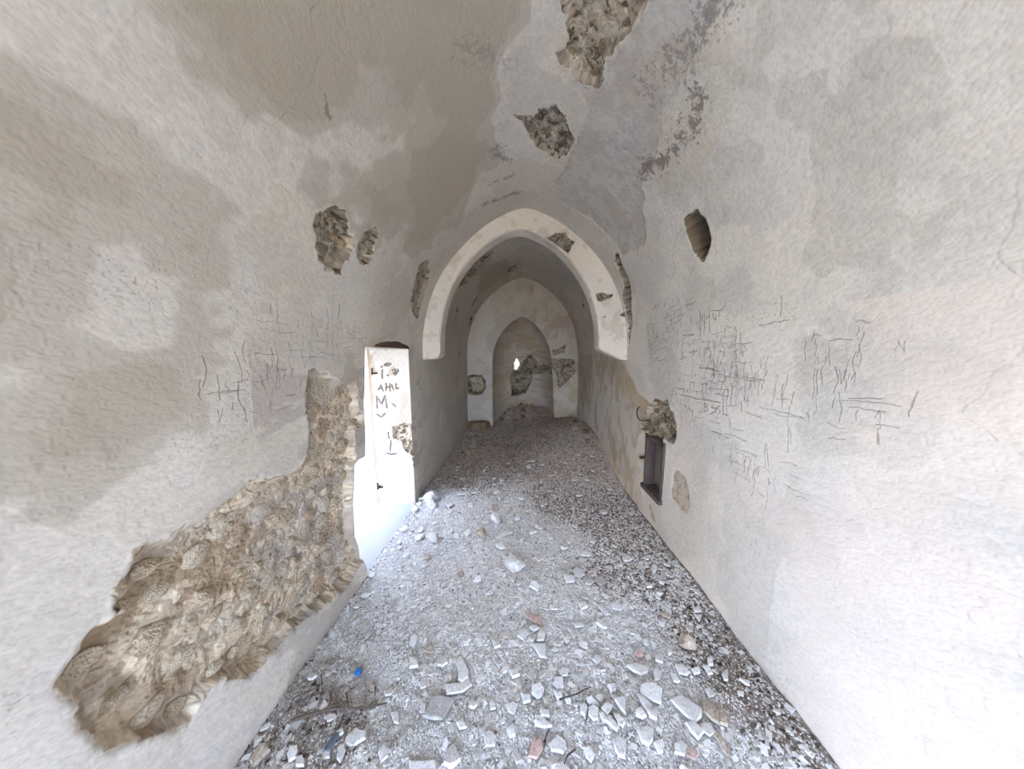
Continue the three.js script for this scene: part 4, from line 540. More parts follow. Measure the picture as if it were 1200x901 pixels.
// ---------------------------------------------------------------- end behind the camera: an arched entrance added to let daylight in
{
  const sh = new THREE.Shape([[-2.1, -0.3], [2.2, -0.3], [2.2, 4], [-2.1, 4]].map(([x, y]) => new THREE.Vector2(x, y))), h = new THREE.Path();
h.moveTo(-0.72, -0.29); h.lineTo(0.82, -0.29); h.lineTo(0.82, 1.65); h.quadraticCurveTo(0.78, 2.2, 0.05, 2.45); h.quadraticCurveTo(-0.68, 2.2, -0.72, 1.65); h.lineTo(-0.72, -0.29); sh.holes.push(h);
  structure(new THREE.Mesh(new THREE.ExtrudeGeometry(sh, { depth: 0.5, bevelEnabled: false }).translate(0, 0, ZBACK), flatMat(205, 198, 188)), 'wall_back', 'plastered back wall with an unseen entrance added for daylight');
  const A = steps([-30, 30, 1]), B = steps([25, -25, 1]);
  structure(new THREE.Mesh(grid(A, B, (x, z) => [x, -0.12 + (Math.abs(x) > 4 || z > 4 || z < -9 ? (fbm(x * 0.5, z * 0.5, 3) - 0.6) * 0.3 : 0), z], (x, z) => [x, z]), flatMat(132, 120, 96)), 'ground', 'dry pale ground outside the chapel');
  // masonry outside: walls and roof have thickness
  const outer = new THREE.Shape([[XW - 0.85, -0.3], [XW - 0.85, 2.6], [X0, 4.3], [XR + 0.85, 2.6], [XR + 0.85, -0.3], [XR + 0.84, -0.3], [XR + 0.84, 2.59], [X0, 4.28], [XW - 0.84, 2.59], [XW - 0.84, 1.9], [XW - 0.84, -0.3]].map(([x, y]) => new THREE.Vector2(x, y)));
  const roofPts = [[XW - 0.85, 1.8], [XW - 0.85, 2.6], [X0, 4.3], [XR + 0.85, 2.6], [XR + 0.85, -0.3], [XR + 0.83, -0.3], [XR + 0.83, 2.59], [X0, 4.27], [XW - 0.83, 2.59], [XW - 0.83, 1.8]];
  const d2 = structure(new THREE.Group(), 'door_2', 'unseen doorway added in the left wall behind the camera to let daylight in'), lime2 = flatMat(214, 207, 198), bb = (x0, x1, y0, y1, z0, z1) => new THREE.BoxGeometry(x1 - x0, y1 - y0, z1 - z0).translate((x0 + x1) / 2, (y0 + y1) / 2, (z0 + z1) / 2);
  part(new THREE.Mesh(bb(XW - 0.83, XW - 0.005, -0.3, 2.4, D2.z0 - 0.1, D2.z0), lime2), 'jamb', d2); part(new THREE.Mesh(bb(XW - 0.83, XW - 0.005, -0.3, 2.4, D2.z1, D2.z1 + 0.1), lime2), 'jamb', d2); part(new THREE.Mesh(bb(XW - 0.83, XW + 0.2, D2.top, D2.top + 0.25, D2.z0 - 0.1, D2.z1 + 0.1), lime2), 'head', d2);
  part(new THREE.Mesh(bb(XW - 0.83, XW + 0.1, -0.3, -0.06, D2.z0, D2.z1), lime2), 'threshold', d2);
  structure(new THREE.Mesh(bb(-3.95, -3.65, -0.3, 2.5, -12, -1.0), flatMat(168, 150, 124)), 'wall_sky_screen', 'unseen stone wall added outside the doorway to cut sky light');  // unseen wall, added to cut the sky light reaching the doorway
  const rs = new THREE.Shape(roofPts.map(([x, y]) => new THREE.Vector2(x, y)));
  const stone = flatMat(186, 172, 150);
  const w = structure(new THREE.Group(), 'wall_outer', 'outer masonry of the chapel');
  part(new THREE.Mesh(new THREE.ExtrudeGeometry(rs, { depth: ZBACK - ZEND + 1.8, bevelEnabled: false }).translate(0, 0, ZEND - 1.8), stone), 'outer_roof', w);
  for (const [x0, x1, y0, y1] of [[-2, -0.3, -0.3, 3.6], [0.2, 2.1, -0.3, 3.6], [-0.3, 0.2, -0.3, 0.85], [-0.3, 0.2, 1.95, 4.2]]) part(new THREE.Mesh(bb(x0, x1, y0, y1, ZEND - 1.8, ZEND - 1.75), stone), 'outer_end', w);
  for (const [z0, z1] of [[ZBACK, D2.z1], [D2.z0, -1.76], [-3.29, ZEND - 1.8]]) part(new THREE.Mesh(new THREE.BoxGeometry(0.02, 2.2, Math.abs(z1 - z0)).translate(XW - 0.84, 0.75, (z0 + z1) / 2), stone), 'outer_wall', w);
}

// ---------------------------------------------------------------- floor of dust and rubble
const RIDGE = (x, z) => 0.3 * ss(-3.2, -4.9, z) * ss(-0.35, 1.2, x) * (1 - 0.35 * ss(-5.2, -6.3, z)) + 0.05 * ss(-4.5, -6.2, z) + 0.24 * Math.exp(-((x + 0.08) ** 2 + (z + 7.15) ** 2) / 0.16) + 0.16 * Math.exp(-((x - 0.5) ** 2 + (z + 6.9) ** 2) / 0.2);
const floorY = (x, z) => RIDGE(x, z) - 0.03 * ss(0.2, -1.1, x) * ss(-2.5, -4, z) + (fbm(x * 2 + 9, z * 2, 3) - 0.5) * 0.05 + (fbm(x * 14, z * 14 + 30, 3) - 0.5) * 0.02;
// how much dark soil shows instead of lime dust: lies along the right wall, in patches, and over the far half
function soil(x, z) {
  const n = (fbm(x * 3 + 4, z * 3 + 8, 4) - 0.5) * 0.9;
  const edge = x - lerp(0.95, 0.45, ss(-1.2, -2.2, z)) + lerp(0, 0.35, ss(-2.4, -3.2, z));
  const right = ss(-0.12, 0.22, edge + n * 0.5), far = ss(-3.0, -3.7, z + n * 0.9), corner = ss(0.1, 0.0, Math.hypot((x + 1.0) * 0.8, z + 0.95) - 0.28 + n * 0.3), foot = ss(0.1, 0.04, x + 1.14 + n * 0.1);
  return clamp(Math.max(right * 0.85, far, corner * 0.4, foot * 0.6));
}
function readFloor(x, z) {
  const a = fbm(x * 30, z * 30, 4), c = noise(x * 190, z * 190), big = fbm(x * 3, z * 3 + 70, 3), d = soil(x, z);
  I.r = 208; I.g = 208; I.b = 208; mixIn(176, 173, 170, ss(0.42, 0.62, a) * 0.75); mixIn(198, 196, 194, ss(0.5, 0.62, big) * 0.4);
  const fz = ss(-3.0, -3.7, z + (big - 0.5) * 1.2); mixIn(lerp(128, 186, fz), lerp(115, 169, fz), lerp(103, 152, fz), d * 0.85); mixIn(lerp(92, 140, fz), lerp(79, 123, fz), lerp(69, 106, fz), d * ss(0.5, 0.66, a) * 0.7);
  cells(x * 75, z * 75); const k = ss(0.42, 0.3, WO.f1) * (WO.id > 0.25 + d * 0.35 ? 1 : 0); mixIn(206, 203, 199, k * (0.55 + WO.id * 0.35)); mixIn(120, 110, 100, (1 - k) * ss(0.12, 0.02, WO.f2 - WO.f1) * 0.3);
  const v = (c - 0.5) * 26; I.r += v; I.g += v; I.b += v; I.bump = 0.35 + k * 0.22 + (a - 0.5) * 0.6 + (c - 0.5) * 0.15;
}
{
  const A = steps([XW - 0.12, XR + 0.12, 0.02]), B = steps([2.8, -0.6, 0.06], [-0.6, -3, 0.016], [-3, -7.5, 0.026]), ZF0 = 2.8, ZF1 = -7.5;
  const near = -3.2, vf = (z) => z >= near ? (ZF0 - z) / (ZF0 - near) * 0.7 : 0.7 + (near - z) / (near - ZF1) * 0.3, zf = (v) => v < 0.7 ? ZF0 - v / 0.7 * (ZF0 - near) : near - (v - 0.7) / 0.3 * (near - ZF1);
  B.push(); const wide = XR - XW + 0.24;
  const g = grid(A, B, (x, z) => { let y = floorY(x, z); if (x < XW + 0.02 && z < -1.97 && z > -3.05) y = -0.12; else if (x < XW + 0.1 && z < -1.95 && z > -3.1) y = lerp(-0.08, y, (x - XW) / 0.1); return [x, y, z]; }, (x, z) => [(x - XW + 0.12) / wide, vf(z)]);
  structure(new THREE.Mesh(g, paint(1024, 2048, (u, v) => [XW - 0.12 + u * wide, zf(v)], readFloor, 0.012)), 'floor', 'floor covered in lime dust and plaster rubble');
}

// ---------------------------------------------------------------- stones left standing in the plaster losses: parts of the wall they belong to
const V = (x, y, z) => new THREE.Vector3(x, y, z);
function lump(seed, detail = 1, rough = 0.28) {
  const g = new THREE.IcosahedronGeometry(1, detail), p = g.attributes.position, r = rng(seed), key = new Map(), ang = [];
  for (let i = 0; i < 5; i++) ang.push([V(r() - 0.5, r() - 0.5, r() - 0.5).normalize(), 0.55 + r() * 0.35]);
  for (let i = 0; i < p.count; i++) { const v = V(p.getX(i), p.getY(i), p.getZ(i)), k = v.toArray().map((c) => Math.round(c * 1e4)).join(); if (!key.has(k)) { let s = 1 - rough / 2 + r() * rough; for (const [n, d] of ang) { const q = v.dot(n); if (q * s > d) s = d / q; } key.set(k, s); } v.multiplyScalar(key.get(k)); p.setXYZ(i, v.x, v.y, v.z); }
  g.computeVertexNormals(); return g;
}
const LUMPS = [1, 2, 3, 4, 5, 6].map((k) => lump(k * 31, 1));
const patchTex = (seed, c0, c1, c2) => { const w = 128, d = new Uint8Array(w * w * 4), b = new Uint8Array(w * w * 4); for (let j = 0; j < w; j++) for (let i = 0; i < w; i++) { const k = (j * w + i) * 4, a = fbm(i * 0.06 + seed, j * 0.06, 4), f = fbm(i * 0.3 + seed, j * 0.3, 3), t = clamp((a - 0.3) * 2.4), p = ss(0.58, 0.7, f); for (let q = 0; q < 3; q++) d[k + q] = clamp(lerp(lerp(c0[q], c1[q], t), c2[q], p) + (LAT[(i * 131 + j * 17) & 65535] - 0.5) * 18, 0, 255); d[k + 3] = 255; b[k] = b[k + 1] = b[k + 2] = clamp(0.5 + (f - 0.5) * 1.2 + (a - 0.5) * 0.5) * 255; b[k + 3] = 255; } const m = tex(d, w, w, true), bm = tex(b, w, w, false); m.wrapS = m.wrapT = bm.wrapS = bm.wrapT = THREE.RepeatWrapping; return { map: m, bumpMap: bm }; };
const stoneMat = (seed, ...c) => new THREE.MeshStandardMaterial({ ...patchTex(seed, ...c), bumpScale: 0.004, roughness: 0.95 });
const WALLSTONE = [stoneMat(3, [150, 130, 104], [192, 174, 146], [132, 112, 90]), stoneMat(40, [174, 160, 138], [206, 193, 172], [156, 140, 118]), stoneMat(90, [126, 106, 84], [170, 150, 124], [112, 93, 74])];
const BEIGE = [stoneMat(12, [182, 164, 140], [204, 188, 164], [150, 130, 106]), stoneMat(33, [184, 170, 148], [202, 190, 170], [162, 144, 120])];
function bedStones(poly, parent, sizeA, sizeB, depth, seed, gapf = 0.95, mats = WALLSTONE) {
  const o = outline(poly), r = rng(seed), put = [];
  for (let t = 0; t < 4000 && put.length < 90; t++) {
    const s = lerp(o.a0, o.a1, r()), z = lerp(o.b0, o.b1, r()), rad = lerp(sizeA, sizeB, r() * r()), d = inside(o, s, z, 0.05); if (d < rad * 0.72) continue;
    if (put.some((q) => Math.hypot(q[0] - s, q[1] - z) < (q[2] + rad) * gapf)) continue; put.push([s, z, rad]);
    const q = section(s), n = V(q[2], q[3], 0), zA = V(0, 0, 1), sA = V().crossVectors(zA, n).normalize();
    const m = new THREE.Mesh(LUMPS[Math.floor(r() * 6)], mats[Math.floor(r() * mats.length)]);
    const turn = (r() - 0.5) * 0.7; const bA = sA.clone().applyAxisAngle(n, turn), bB = zA.clone().applyAxisAngle(n, turn);
    readShell(s, z); const h = I.h;
    m.matrixAutoUpdate = true; m.quaternion.setFromRotationMatrix(new THREE.Matrix4().makeBasis(bA, bB, n)); m.scale.set(rad * (0.6 + r() * 0.25), rad * (0.95 + r() * 0.3), depth * (0.7 + r() * 0.6)); m.position.set(q[0] + q[2] * (h + 0.003), q[1] + q[3] * (h + 0.003), z);
    part(m, 'stone', parent);
  }
}
bedStones(T.top, VAULT, 0.03, 0.055, 0.012, 11, 1.5); bedStones(T.top2, VAULT, 0.03, 0.05, 0.012, 12, 1.5); bedStones(T.left_big, VAULT, 0.03, 0.055, 0.02, 13, 1.2); bedStones(T.left_small, VAULT, 0.025, 0.045, 0.015, 14, 1.3); bedStones(T.left_slim, VAULT, 0.03, 0.05, 0.012, 15, 1.3);
bedStones(T.exposed, WALL_L, 0.035, 0.1, 0.02, 16, 1.2, BEIGE); bedStones(T.lintel, WALL_R, 0.035, 0.08, 0.03, 17);

// ---------------------------------------------------------------- fragments lying on the floor
const smooth = (m) => { m.bumpScale = 0.0012; return m; };
const FM = { w: [stoneMat(5, [226, 224, 221], [236, 235, 232], [212, 208, 203]), stoneMat(25, [218, 215, 212], [230, 228, 225], [204, 199, 193]), stoneMat(55, [208, 205, 201], [222, 220, 217], [192, 187, 181])], t: [stoneMat(65, [176, 162, 144], [196, 184, 168], [150, 134, 116])], p: [stoneMat(75, [188, 156, 146], [206, 180, 170], [168, 140, 128])], g: [stoneMat(85, [180, 177, 173], [196, 194, 190], [160, 156, 150])] };
function plate(poly, thick, r) {                           // a broken flat piece: outline, thickness, chipped upper edge
  const n = poly.length, ring = []; const cx = poly.reduce((a, p) => a + p[0], 0) / n, cz = poly.reduce((a, p) => a + p[1], 0) / n;
  const P = []; for (let i = 0; i < n; i++) { const a = poly[i], b = poly[(i + 1) % n]; P.push([a[0] - cx, a[1] - cz]); if (Math.hypot(b[0] - a[0], b[1] - a[1]) > 0.045) { const k = 0.35 + r() * 0.3, j = (r() - 0.5) * 0.008; P.push([lerp(a[0], b[0], k) - cx + j, lerp(a[1], b[1], k) - cz - j]); } }
  const lev = [[1.03, -0.4], [1.04, 0.35], [0.97, 0.85], [0.9, 1]], pos = [], uv = [], m = P.length, jit = P.map(() => (r() - 0.5) * 0.12);
  const at = (k, i) => { const [f, y] = lev[k], q = P[i % m], g = f + (k ? jit[i % m] * 0.35 : 0); return [q[0] * g, y * thick + (k === 3 ? jit[i % m] * thick * 0.7 : 0), q[1] * g]; };
  const put = (a, b, c) => { for (const v of [a, b, c]) { pos.push(...v); uv.push(v[0] * 4, v[2] * 4 + v[1] * 3); } };
  for (let i = 0; i < m; i++) { for (let k = 0; k < 3; k++) { put(at(k, i), at(k + 1, i), at(k + 1, i + 1)); put(at(k, i), at(k + 1, i + 1), at(k, i + 1)); } put(at(3, i), [0, thick * 1.04, 0], at(3, i + 1)); }
  const g = new THREE.BufferGeometry(); g.setAttribute('position', new THREE.Float32BufferAttribute(pos, 3)); g.setAttribute('uv', new THREE.Float32BufferAttribute(uv, 2)); g.computeVertexNormals(); return { g, cx, cz };
}
Object.values(FM).flat().forEach(smooth);
const NAMED = {                                            // fragments that can be told apart in the photograph
  0: 'broad rounded white plaster slab at front right beside the long slab', 1: 'long straight-sided white plaster slab at front right', 2: 'tan tapering stone flake right of the long white slab', 3: 'tan flake at the right edge behind the long tan splinter', 6: 'long tan splinter lying slanted at the right front corner',
  7: 'hexagonal white chip with a small dark dot at front right', 9: 'pinkish brick chip at the front right edge', 32: 'pinkish rounded stone chip near the bottom middle', 31: 'ragged bright white chunk beside the pinkish chip near the bottom middle',
  38: 'upright pointed piece of the L-shaped white plaster pair', 39: 'flat bar piece of the L-shaped white plaster pair', 40: 'large flat grey plaster slab below the L-shaped pair', 50: 'rectangular white slab cut off by the bottom edge of the picture', 54: 'kidney-shaped white plaster slab at bottom left near the twigs', 55: 'narrow curved white sliver under the kidney-shaped slab',
  60: 'large rounded pale stone in the middle of the floor', 61: 'tan rounded cobble behind the large pale stone', 62: 'bright angular white lump in mid floor', 63: 'rounded white lump nearest the doorway side', 64: 'brightest white lump at the foot of the far door jamb', 65: 'grey lump against the far door jamb foot', 70: 'reddish flat tile fragment in the middle of the rubble', 74: 'pale chunk with a dark pit among the mid-floor rubble', 76: 'dark grey angular chunk on the right of the mid-floor rubble', 83: 'tan egg-shaped stone on the dark soil near the right wall', 84: 'elongated white slab just left of the tan egg-shaped stone', 94: 'pinkish flat chip left of the tan egg-shaped stone' };
const ORD = ['first', 'second', 'third', 'fourth', 'fifth', 'sixth', 'seventh', 'eighth', 'ninth', 'tenth', 'eleventh', 'twelfth', 'thirteenth', 'fourteenth', 'fifteenth', 'sixteenth', 'seventeenth', 'eighteenth', 'nineteenth', 'twentieth'];
const ROWS = [[-1.03, 'along the bottom edge of the picture'], [-1.13, 'in the row just behind the bottom edge'], [-1.24, 'in the row level with the long branch'], [-1.4, 'in the row level with the blue cap'], [-1.75, 'in the row behind the blue cap'], [-2.2, 'in the row level with the large pale stone'], [-9, 'in the farthest row of loose pieces']];
const rowLabel = new Map();
{ const by = ROWS.map(() => []); FRAGMENTS.forEach(([, p], k) => { if (NAMED[k]) return; const cx = p.reduce((a, q) => a + q[0], 0) / p.length, cz = p.reduce((a, q) => a + q[1], 0) / p.length; by[ROWS.findIndex(([z]) => cz > z)].push([cx, k]); });
  by.forEach((row, i) => row.sort((a, b) => a[0] - b[0]).forEach(([, k], n) => rowLabel.set(k, `pale flat fragment, ${ORD[n]} from the left, ${ROWS[i][1]}`))); }
const placed = [];
const r4 = rng(404);
FRAGMENTS.forEach(([kind, poly], k) => {
  const low = kind.toLowerCase(), round = kind === 'L' || kind === 'T', mat = kind === 'L' ? FM.w[2] : kind === 'T' ? FM.t[0] : FM[low][k % FM[low].length];
  let o; const ext = outline(poly), wx = ext.a1 - ext.a0, wz = ext.b1 - ext.b0, cx = (ext.a0 + ext.a1) / 2, cz = (ext.b0 + ext.b1) / 2;
  if (round) { const h = Math.min(wx, wz) * 0.42; o = new THREE.Mesh(lump(900 + k, 1, 0.34), mat); o.scale.set(wx * 0.5, h, wz * 0.5); o.rotation.y = r4() * 0.4; o.position.set(cx, floorY(cx, cz) + h * 0.55, cz); }
  else { const q = plate(poly, 0.005 + r4() * 0.006, r4); o = new THREE.Mesh(q.g, mat); o.position.set(q.cx, floorY(q.cx, q.cz) + 0.012, q.cz); o.rotation.set((r4() - 0.5) * 0.14, 0, (r4() - 0.5) * 0.14); }
  placed.push([cx, cz, Math.max(wx, wz) * 0.5]);
  const group = cz > -1.5 ? 'plaster slabs lying in the near rubble' : 'pale chips lying in the middle rubble';
  const name = low === 'p' ? 'brick_fragment' : round || low === 't' ? 'rubble_stone' : 'plaster_fragment';
  if (NAMED[k]) thing(o, name, NAMED[k], name === 'brick_fragment' ? 'brick fragment' : round || low === 't' ? 'stone' : 'plaster fragment', group);
  else thing(o, name, rowLabel.get(k), 'plaster fragment', group);
});
const SHAPES = []; { const r = rng(77); for (let k = 0; k < 14; k++) { const n = 5 + Math.floor(r() * 3), poly = []; for (let i = 0; i < n; i++) { const a = (i + (r() - 0.5) * 0.6) / n * Math.PI * 2, d = 0.75 + r() * 0.5; poly.push([Math.cos(a) * d * 0.03, Math.sin(a) * d * 0.022]); } SHAPES.push(plate(poly, 0.006 + r() * 0.004, r).g); } }
{
  const r = rng(515); let count = 0;
  for (let t = 0; t < 20000 && count < 200; t++) {
    const z = -0.75 - Math.pow(r(), 1.35) * 3.4, x = lerp(XW + 0.06, XR - 0.06, r()); if (soil(x, z) > 0.75 && r() < 0.6) continue; if (x < -0.45 && z > -2 && z < -1.25 && r() < 0.7) continue; if (x > 1.1 && r() < 0.5) continue;
    const rad = (0.018 + r() * r() * 0.03) * (z < -2.2 ? 1.2 : 1); if (placed.some((q) => Math.hypot(q[0] - x, q[1] - z) < q[2] + rad * 1.1)) continue; placed.push([x, z, rad]);
    const s = rad / 0.03, tan = r() < 0.1, o = new THREE.Mesh(SHAPES[Math.floor(r() * 14)], tan ? FM.t[0] : FM.w[Math.floor(r() * 3)]); o.scale.set(s, s * (0.8 + r() * 0.7), s); o.position.set(x, floorY(x, z) + 0.01, z); o.rotation.set((r() - 0.5) * 0.3, r() * 6.28, (r() - 0.5) * 0.3); count++;
    if (tan) thing(o, 'rubble_stone', 'small tan stone chip scattered among the white rubble', 'stone', 'tan stone chips in the rubble');
    else if (z > -1.5) thing(o, 'plaster_fragment', 'small white plaster chip scattered in the near rubble', 'plaster fragment', 'small plaster chips in the near rubble');
    else thing(o, 'plaster_fragment', 'small white plaster chip scattered over the middle floor', 'plaster fragment', 'small plaster chips over the middle floor');
  }
}
// darker stones of the fallen heap in the apse and along the far walls
{ const r = rng(616), spots = []; for (let k = 0; k < 60; k++) spots.push([-0.42 + r() * 0.75, -6.5 - r() * 0.7, 0.035 + r() * 0.05, 'a']); for (let k = 0; k < 24; k++) spots.push([0.95 + r() * 0.2, -4.3 - r() * 1.6, 0.04 + r() * 0.06, 'r']); for (let k = 0; k < 16; k++) spots.push([-1.0 + r() * 0.2, -4.6 - r() * 1.2, 0.03 + r() * 0.05, 'l']);
  const stood = []; for (const [x, z, s, w] of spots) { if (stood.some((q) => Math.hypot(q[0] - x, q[1] - z) < (q[2] + s) * 1.05)) continue; stood.push([x, z, s]); if (Math.abs(x - AX) > AW - 0.1 && z < ZEND + 0.05) continue; const o = new THREE.Mesh(LUMPS[Math.floor(r() * 6)], WALLSTONE[Math.floor(r() * 3)]); o.scale.set(s, s * 0.7, s * 0.9); o.rotation.set(r(), r() * 6, r()); o.position.set(x, floorY(x, z) + s * 0.25, z);
    thing(o, 'fallen_stone', w === 'a' ? 'brown fallen stone in the heap inside the apse' : w === 'r' ? 'fallen stone on the rubble bank along the far right wall' : 'fallen stone along the foot of the far left wall', 'stone', w === 'a' ? 'stones heaped in the apse' : w === 'r' ? 'stones along the far right wall' : 'stones along the far left wall'); }
  const slab = new THREE.Mesh(plate([[-1.1, -6.2], [-0.98, -5.95], [-0.7, -6.0], [-0.62, -6.2], [-0.8, -6.3]], 0.12, r).g, WALLSTONE[2]); slab.position.set(-0.86, floorY(-0.86, -6.1) + 0.02, -6.12); thing(slab, 'stone_slab', 'dark low stone slab at the left foot of the end wall', 'stone slab');
}

// ---------------------------------------------------------------- grit that nobody could count
function chip(seed, flat) { const r = rng(seed), g = new THREE.BoxGeometry(1, flat, 0.8).toNonIndexed(), p = g.attributes.position, m = new Map(); for (let i = 0; i < p.count; i++) { const k = [p.getX(i), p.getY(i), p.getZ(i)].map((v) => v > 0 ? 1 : 0).join(''); if (!m.has(k)) m.set(k, [0.6 + r() * 0.6, 0.6 + r() * 0.7, 0.6 + r() * 0.6]); const q = m.get(k); p.setXYZ(i, p.getX(i) * q[0], p.getY(i) * q[1], p.getZ(i) * q[2]); } g.computeVertexNormals(); return g; }
const chipMat = new THREE.MeshStandardMaterial({ color: 0xffffff, roughness: 0.95 });
function scatter(name, label, geo, n, seed, choose) {
  const im = new THREE.InstancedMesh(geo, chipMat, n), r = rng(seed), M = new THREE.Matrix4(), Q = new THREE.Quaternion(), E = new THREE.Euler(), c = new THREE.Color(); let k = 0;
  for (let t = 0; t < n * 30 && k < n; t++) { const q = choose(r); if (!q) continue; const [x, z, s, sy, col, tilt] = q; E.set((r() - 0.5) * tilt, r() * 6.283, (r() - 0.5) * tilt); M.compose(V(x, floorY(x, z) + s * 0.12, z), Q.setFromEuler(E), V(s, s * sy, s)); im.setMatrixAt(k, M); c.setRGB(col[0] / 255, col[1] / 255, col[2] / 255, THREE.SRGBColorSpace); im.setColorAt(k, c); k++; }
  im.count = k; im.name = numbered(name); im.userData = { label, category: 'rubble', kind: 'stuff' }; scene.add(im); return im;
}
const near2 = new Map(); for (const q of placed) for (let a = Math.floor((q[0] - q[2]) * 12); a <= Math.floor((q[0] + q[2]) * 12); a++) for (let b = Math.floor((q[1] - q[2]) * 12); b <= Math.floor((q[1] + q[2]) * 12); b++) { const k = a * 1000 + b; if (!near2.has(k)) near2.set(k, []); near2.get(k).push(q); }
const onPiece = (x, z, s) => (near2.get(Math.floor(x * 12) * 1000 + Math.floor(z * 12)) ?? []).some((q) => Math.hypot(q[0] - x, q[1] - z) < q[2] * 0.85 + s * 0.4);
const inRoom = (x, z) => x > XW + 0.03 && x < XR - 0.02 && (z > ZEND + 0.03 || Math.abs(x - AX) < AW - 0.15);
const deepZ = (r) => -0.7 - Math.pow(r(), 1.25) * 6.2;
function chipColour(r, d, z) { const t = r(), f = ss(-2.9, -4.0, z) * 0.75; let c; if (t < 0.02 + d * 0.2) { const v = 100 + r() * 50; c = [v * 1.05, v * 0.93, v * 0.8]; } else { const v = (t < 0.35 ? 186 : 208) + r() * 24; c = [v + 1, v - 1 - r() * 3, v - 4 - r() * 6]; } return [lerp(c[0], 192, f), lerp(c[1], 175, f), lerp(c[2], 158, f)]; }   // the far floor lies under brown dust
const dusty = (x, z) => ss(0.5, 0.58, fbm(x * 1.8 + 40, z * 1.8, 3) + (x < 0.1 && z > -2.6 ? 0.12 : -0.06));
scatter('plaster_crumbs', 'loose white plaster crumbs covering the whole floor', chip(3, 0.5), 52000, 21, (r) => { const z = deepZ(r), x = lerp(XW, XR, r()); if (!inRoom(x, z)) return; const d = soil(x, z), u = dusty(x, z); if (r() < d * 0.78 || r() < u * 0.75) return; const s = (z > -1.7 ? 0.005 : 0.007) + r() * r() * (z > -1.7 ? 0.012 : 0.016); if (onPiece(x, z, s)) return; return [x, z, s, 0.6 + r() * 0.6, chipColour(r, d, z), 0.8]; });
scatter('stone_grit', 'fine angular grit strewn between the plaster crumbs', chip(8, 0.75), 56000, 22, (r) => { const z = -0.7 - Math.pow(r(), 1.5) * 5.6, x = lerp(XW, XR, r()); if (!inRoom(x, z)) return; const d = soil(x, z); if (r() < d * 0.5 || onPiece(x, z, 0.005)) return; return [x, z, 0.003 + r() * 0.006, 0.7 + r() * 0.6, chipColour(r, d * 1.6, z), 3]; });
scatter('flat_flakes', 'thin limewash flakes lying over the rubble', chip(15, 0.3), 5600, 23, (r) => { const z = deepZ(r), x = lerp(XW, XR, r()); if (!inRoom(x, z)) return; const d = soil(x, z), s = 0.016 + r() * r() * 0.024; if (r() < d * 0.5 || onPiece(x, z, s)) return; if (r() < dusty(x, z) * 0.8 || (z < -2.2 && r() < 0.6)) return; return [x, z, s, 0.7 + r() * 0.5, chipColour(r, -0.1, z), 0.5]; });
scatter('leaf_litter', 'dark crumbled leaf litter on the soil along the walls', chip(19, 0.15), 9000, 24, (r) => { const z = deepZ(r), x = lerp(XW, XR, r()); if (!inRoom(x, z)) return; if (r() > soil(x, z) * 0.9 - 0.1) return; const v = 50 + r() * 60; return [x, z, 0.006 + r() * 0.016, 1, [v * 1.1, v * 0.92, v * 0.78], 1.6]; });
scatter('dry_stalks', 'broken dry stalks in the near left corner', new THREE.CylinderGeometry(0.02, 0.02, 1, 4).rotateZ(Math.PI / 2), 420, 25, (r) => { const a = r() * 6.28, q = Math.sqrt(r()) * 0.34, x = -0.95 + Math.cos(a) * q * 0.8, z = -1.02 + Math.sin(a) * q; if (!inRoom(x, z)) return; const v = 120 + r() * 70; return [x, z, 0.02 + r() * 0.06, 1, [v, v * 0.93, v * 0.86], 0.3]; });

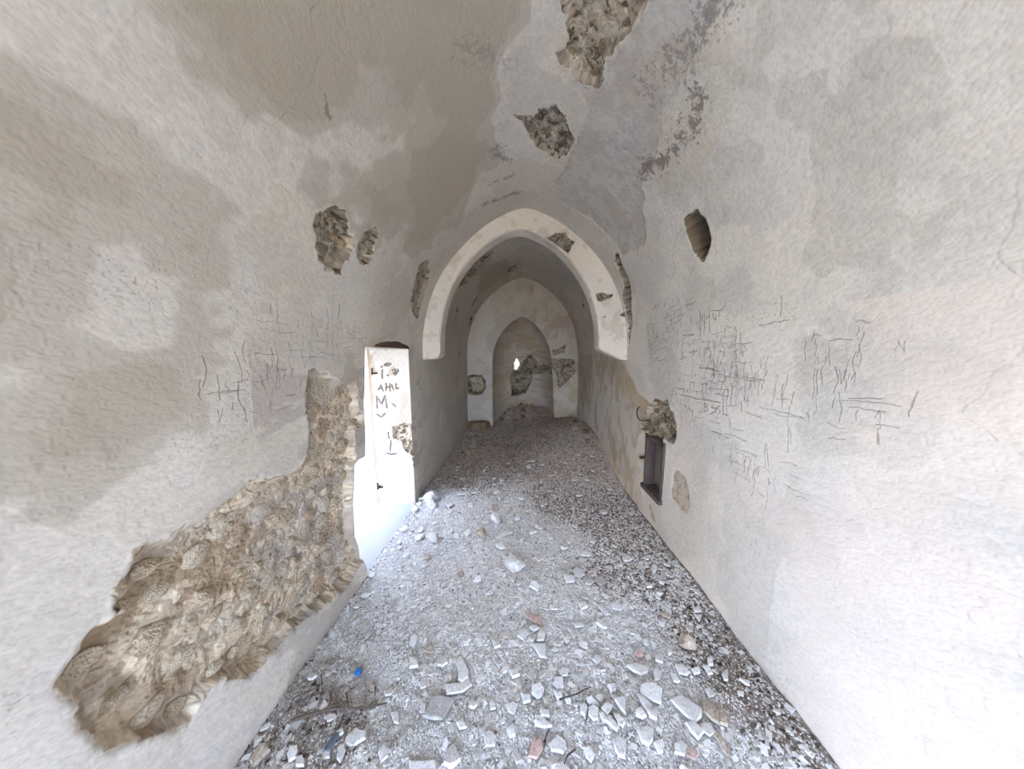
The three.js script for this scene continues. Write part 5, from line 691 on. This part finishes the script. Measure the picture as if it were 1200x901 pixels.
// ---------------------------------------------------------------- twigs, cap, bottle
const bark = [flatMat(98, 84, 76), flatMat(120, 106, 96), flatMat(70, 60, 55)];
const TWIG = ['long bare branch lying across the near left corner', 'short pale curved stalk below the long branch', 'thin twig pointing away at the left edge above the branch', 'bent twig joining the long branch from behind', 'thin dark twig beside the blue cap', 'flat grey twig at the left edge, upper of two', 'flat grey twig at the left edge, lower of two', 'short twig crossing above the middle of the branch', 'short thin twig leaning below the branch', 'pale straw lying in the bottom left corner', 'tiny twig left of the blue cap', 'tiny twig near the left wall foot', 'short side twig at the tip of the long branch', 'wavy dark twig in the near middle rubble', 'short dark twig upright in the picture among the near slabs', 'thin curved twig near the pinkish chip', 'dark curved twig at the bottom middle', 'long pale straw on the right of the mid-floor rubble', 'short pale straw meeting the long straw'];
T.twigs.forEach((p, k) => {
  const P = p.length === 2 ? [p[0], [lerp(p[0][0], p[1][0], 0.5) + 0.004, lerp(p[0][1], p[1][1], 0.5) + 0.003], p[1]] : p, w = k === 0 ? 0.0065 : k > 16 ? 0.003 : 0.0035;
  const c = new THREE.CatmullRomCurve3(P.map(([x, z], i) => V(x, floorY(x, z) + 0.012 + (i % 2) * 0.004, z))), g = new THREE.TubeGeometry(c, P.length * 7, w, 6), a = g.attributes.position, r = rng(k + 60);
  const nT = P.length * 7; for (let i = 0; i <= nT; i++) { const mid = c.getPointAt(i / nT), f = (1 - 0.55 * i / nT) * (0.85 + r() * 0.3); for (let j = 0; j <= 6; j++) { const q = i * 7 + j; a.setXYZ(q, lerp(mid.x, a.getX(q), f), lerp(mid.y, a.getY(q), f), lerp(mid.z, a.getZ(q), f)); } } g.computeVertexNormals();
  const base = c.getPointAt(0), m = new THREE.Mesh(g.translate(-base.x, -base.y, -base.z), bark[k === 1 || k === 9 || k > 16 ? 1 : k > 12 ? 2 : 0]); m.position.copy(base);
  thing(m, k === 1 || k === 9 || k > 16 ? 'straw' : k ? 'twig' : 'branch', TWIG[k], k === 1 || k === 9 || k > 16 ? 'straw' : k ? 'twig' : 'branch', 'dry twigs on the floor');
});
{
  const [[cx, cz]] = T.cap, cap = thing(new THREE.Group(), 'bottle_cap', 'small bright blue plastic bottle cap near the left wall', 'bottle cap'), blue = new THREE.MeshStandardMaterial({ color: 0x2f78c0, roughness: 0.5 });
  const sh = new THREE.LatheGeometry([[0, 0.012], [0.013, 0.012], [0.0155, 0.0105], [0.016, 0.002], [0.0165, 0], [0.0145, 0], [0.0142, 0.009], [0, 0.01]].map(([a, b]) => new THREE.Vector2(a, b)), 24); part(new THREE.Mesh(sh, blue), 'shell', cap);
  const ribs = []; for (let k = 0; k < 24; k++) ribs.push(new THREE.BoxGeometry(0.0012, 0.008, 0.002).translate(0.0162, 0.0055, 0).rotateY(k / 24 * Math.PI * 2)); part(new THREE.Mesh(mergeGeometries(ribs), blue), 'grip_ribs', cap);
  cap.position.set(cx, floorY(cx, cz) + 0.012, cz); cap.rotation.set(0.25, 0, 0.1);
  const [[ax, az], [bx, bz]] = T.bottle, wedge = thing(new THREE.Mesh(plate([[ax, az], [ax + 0.02, az - 0.004], [bx + 0.018, bz - 0.01], [bx - 0.006, bz]], 0.012, rng(5)).g, flatMat(96, 108, 122, 0.5)), 'plastic_scrap', 'blue-grey strip of plastic among the dry stalks', 'plastic scrap'); wedge.position.set((ax + bx) / 2 + 0.008, floorY(ax, az) + 0.012, (az + bz) / 2);
}
scene.traverse((o) => { if (o.isMesh) { o.castShadow = true; o.receiveShadow = true; } });
renderer.render(scene, camera);
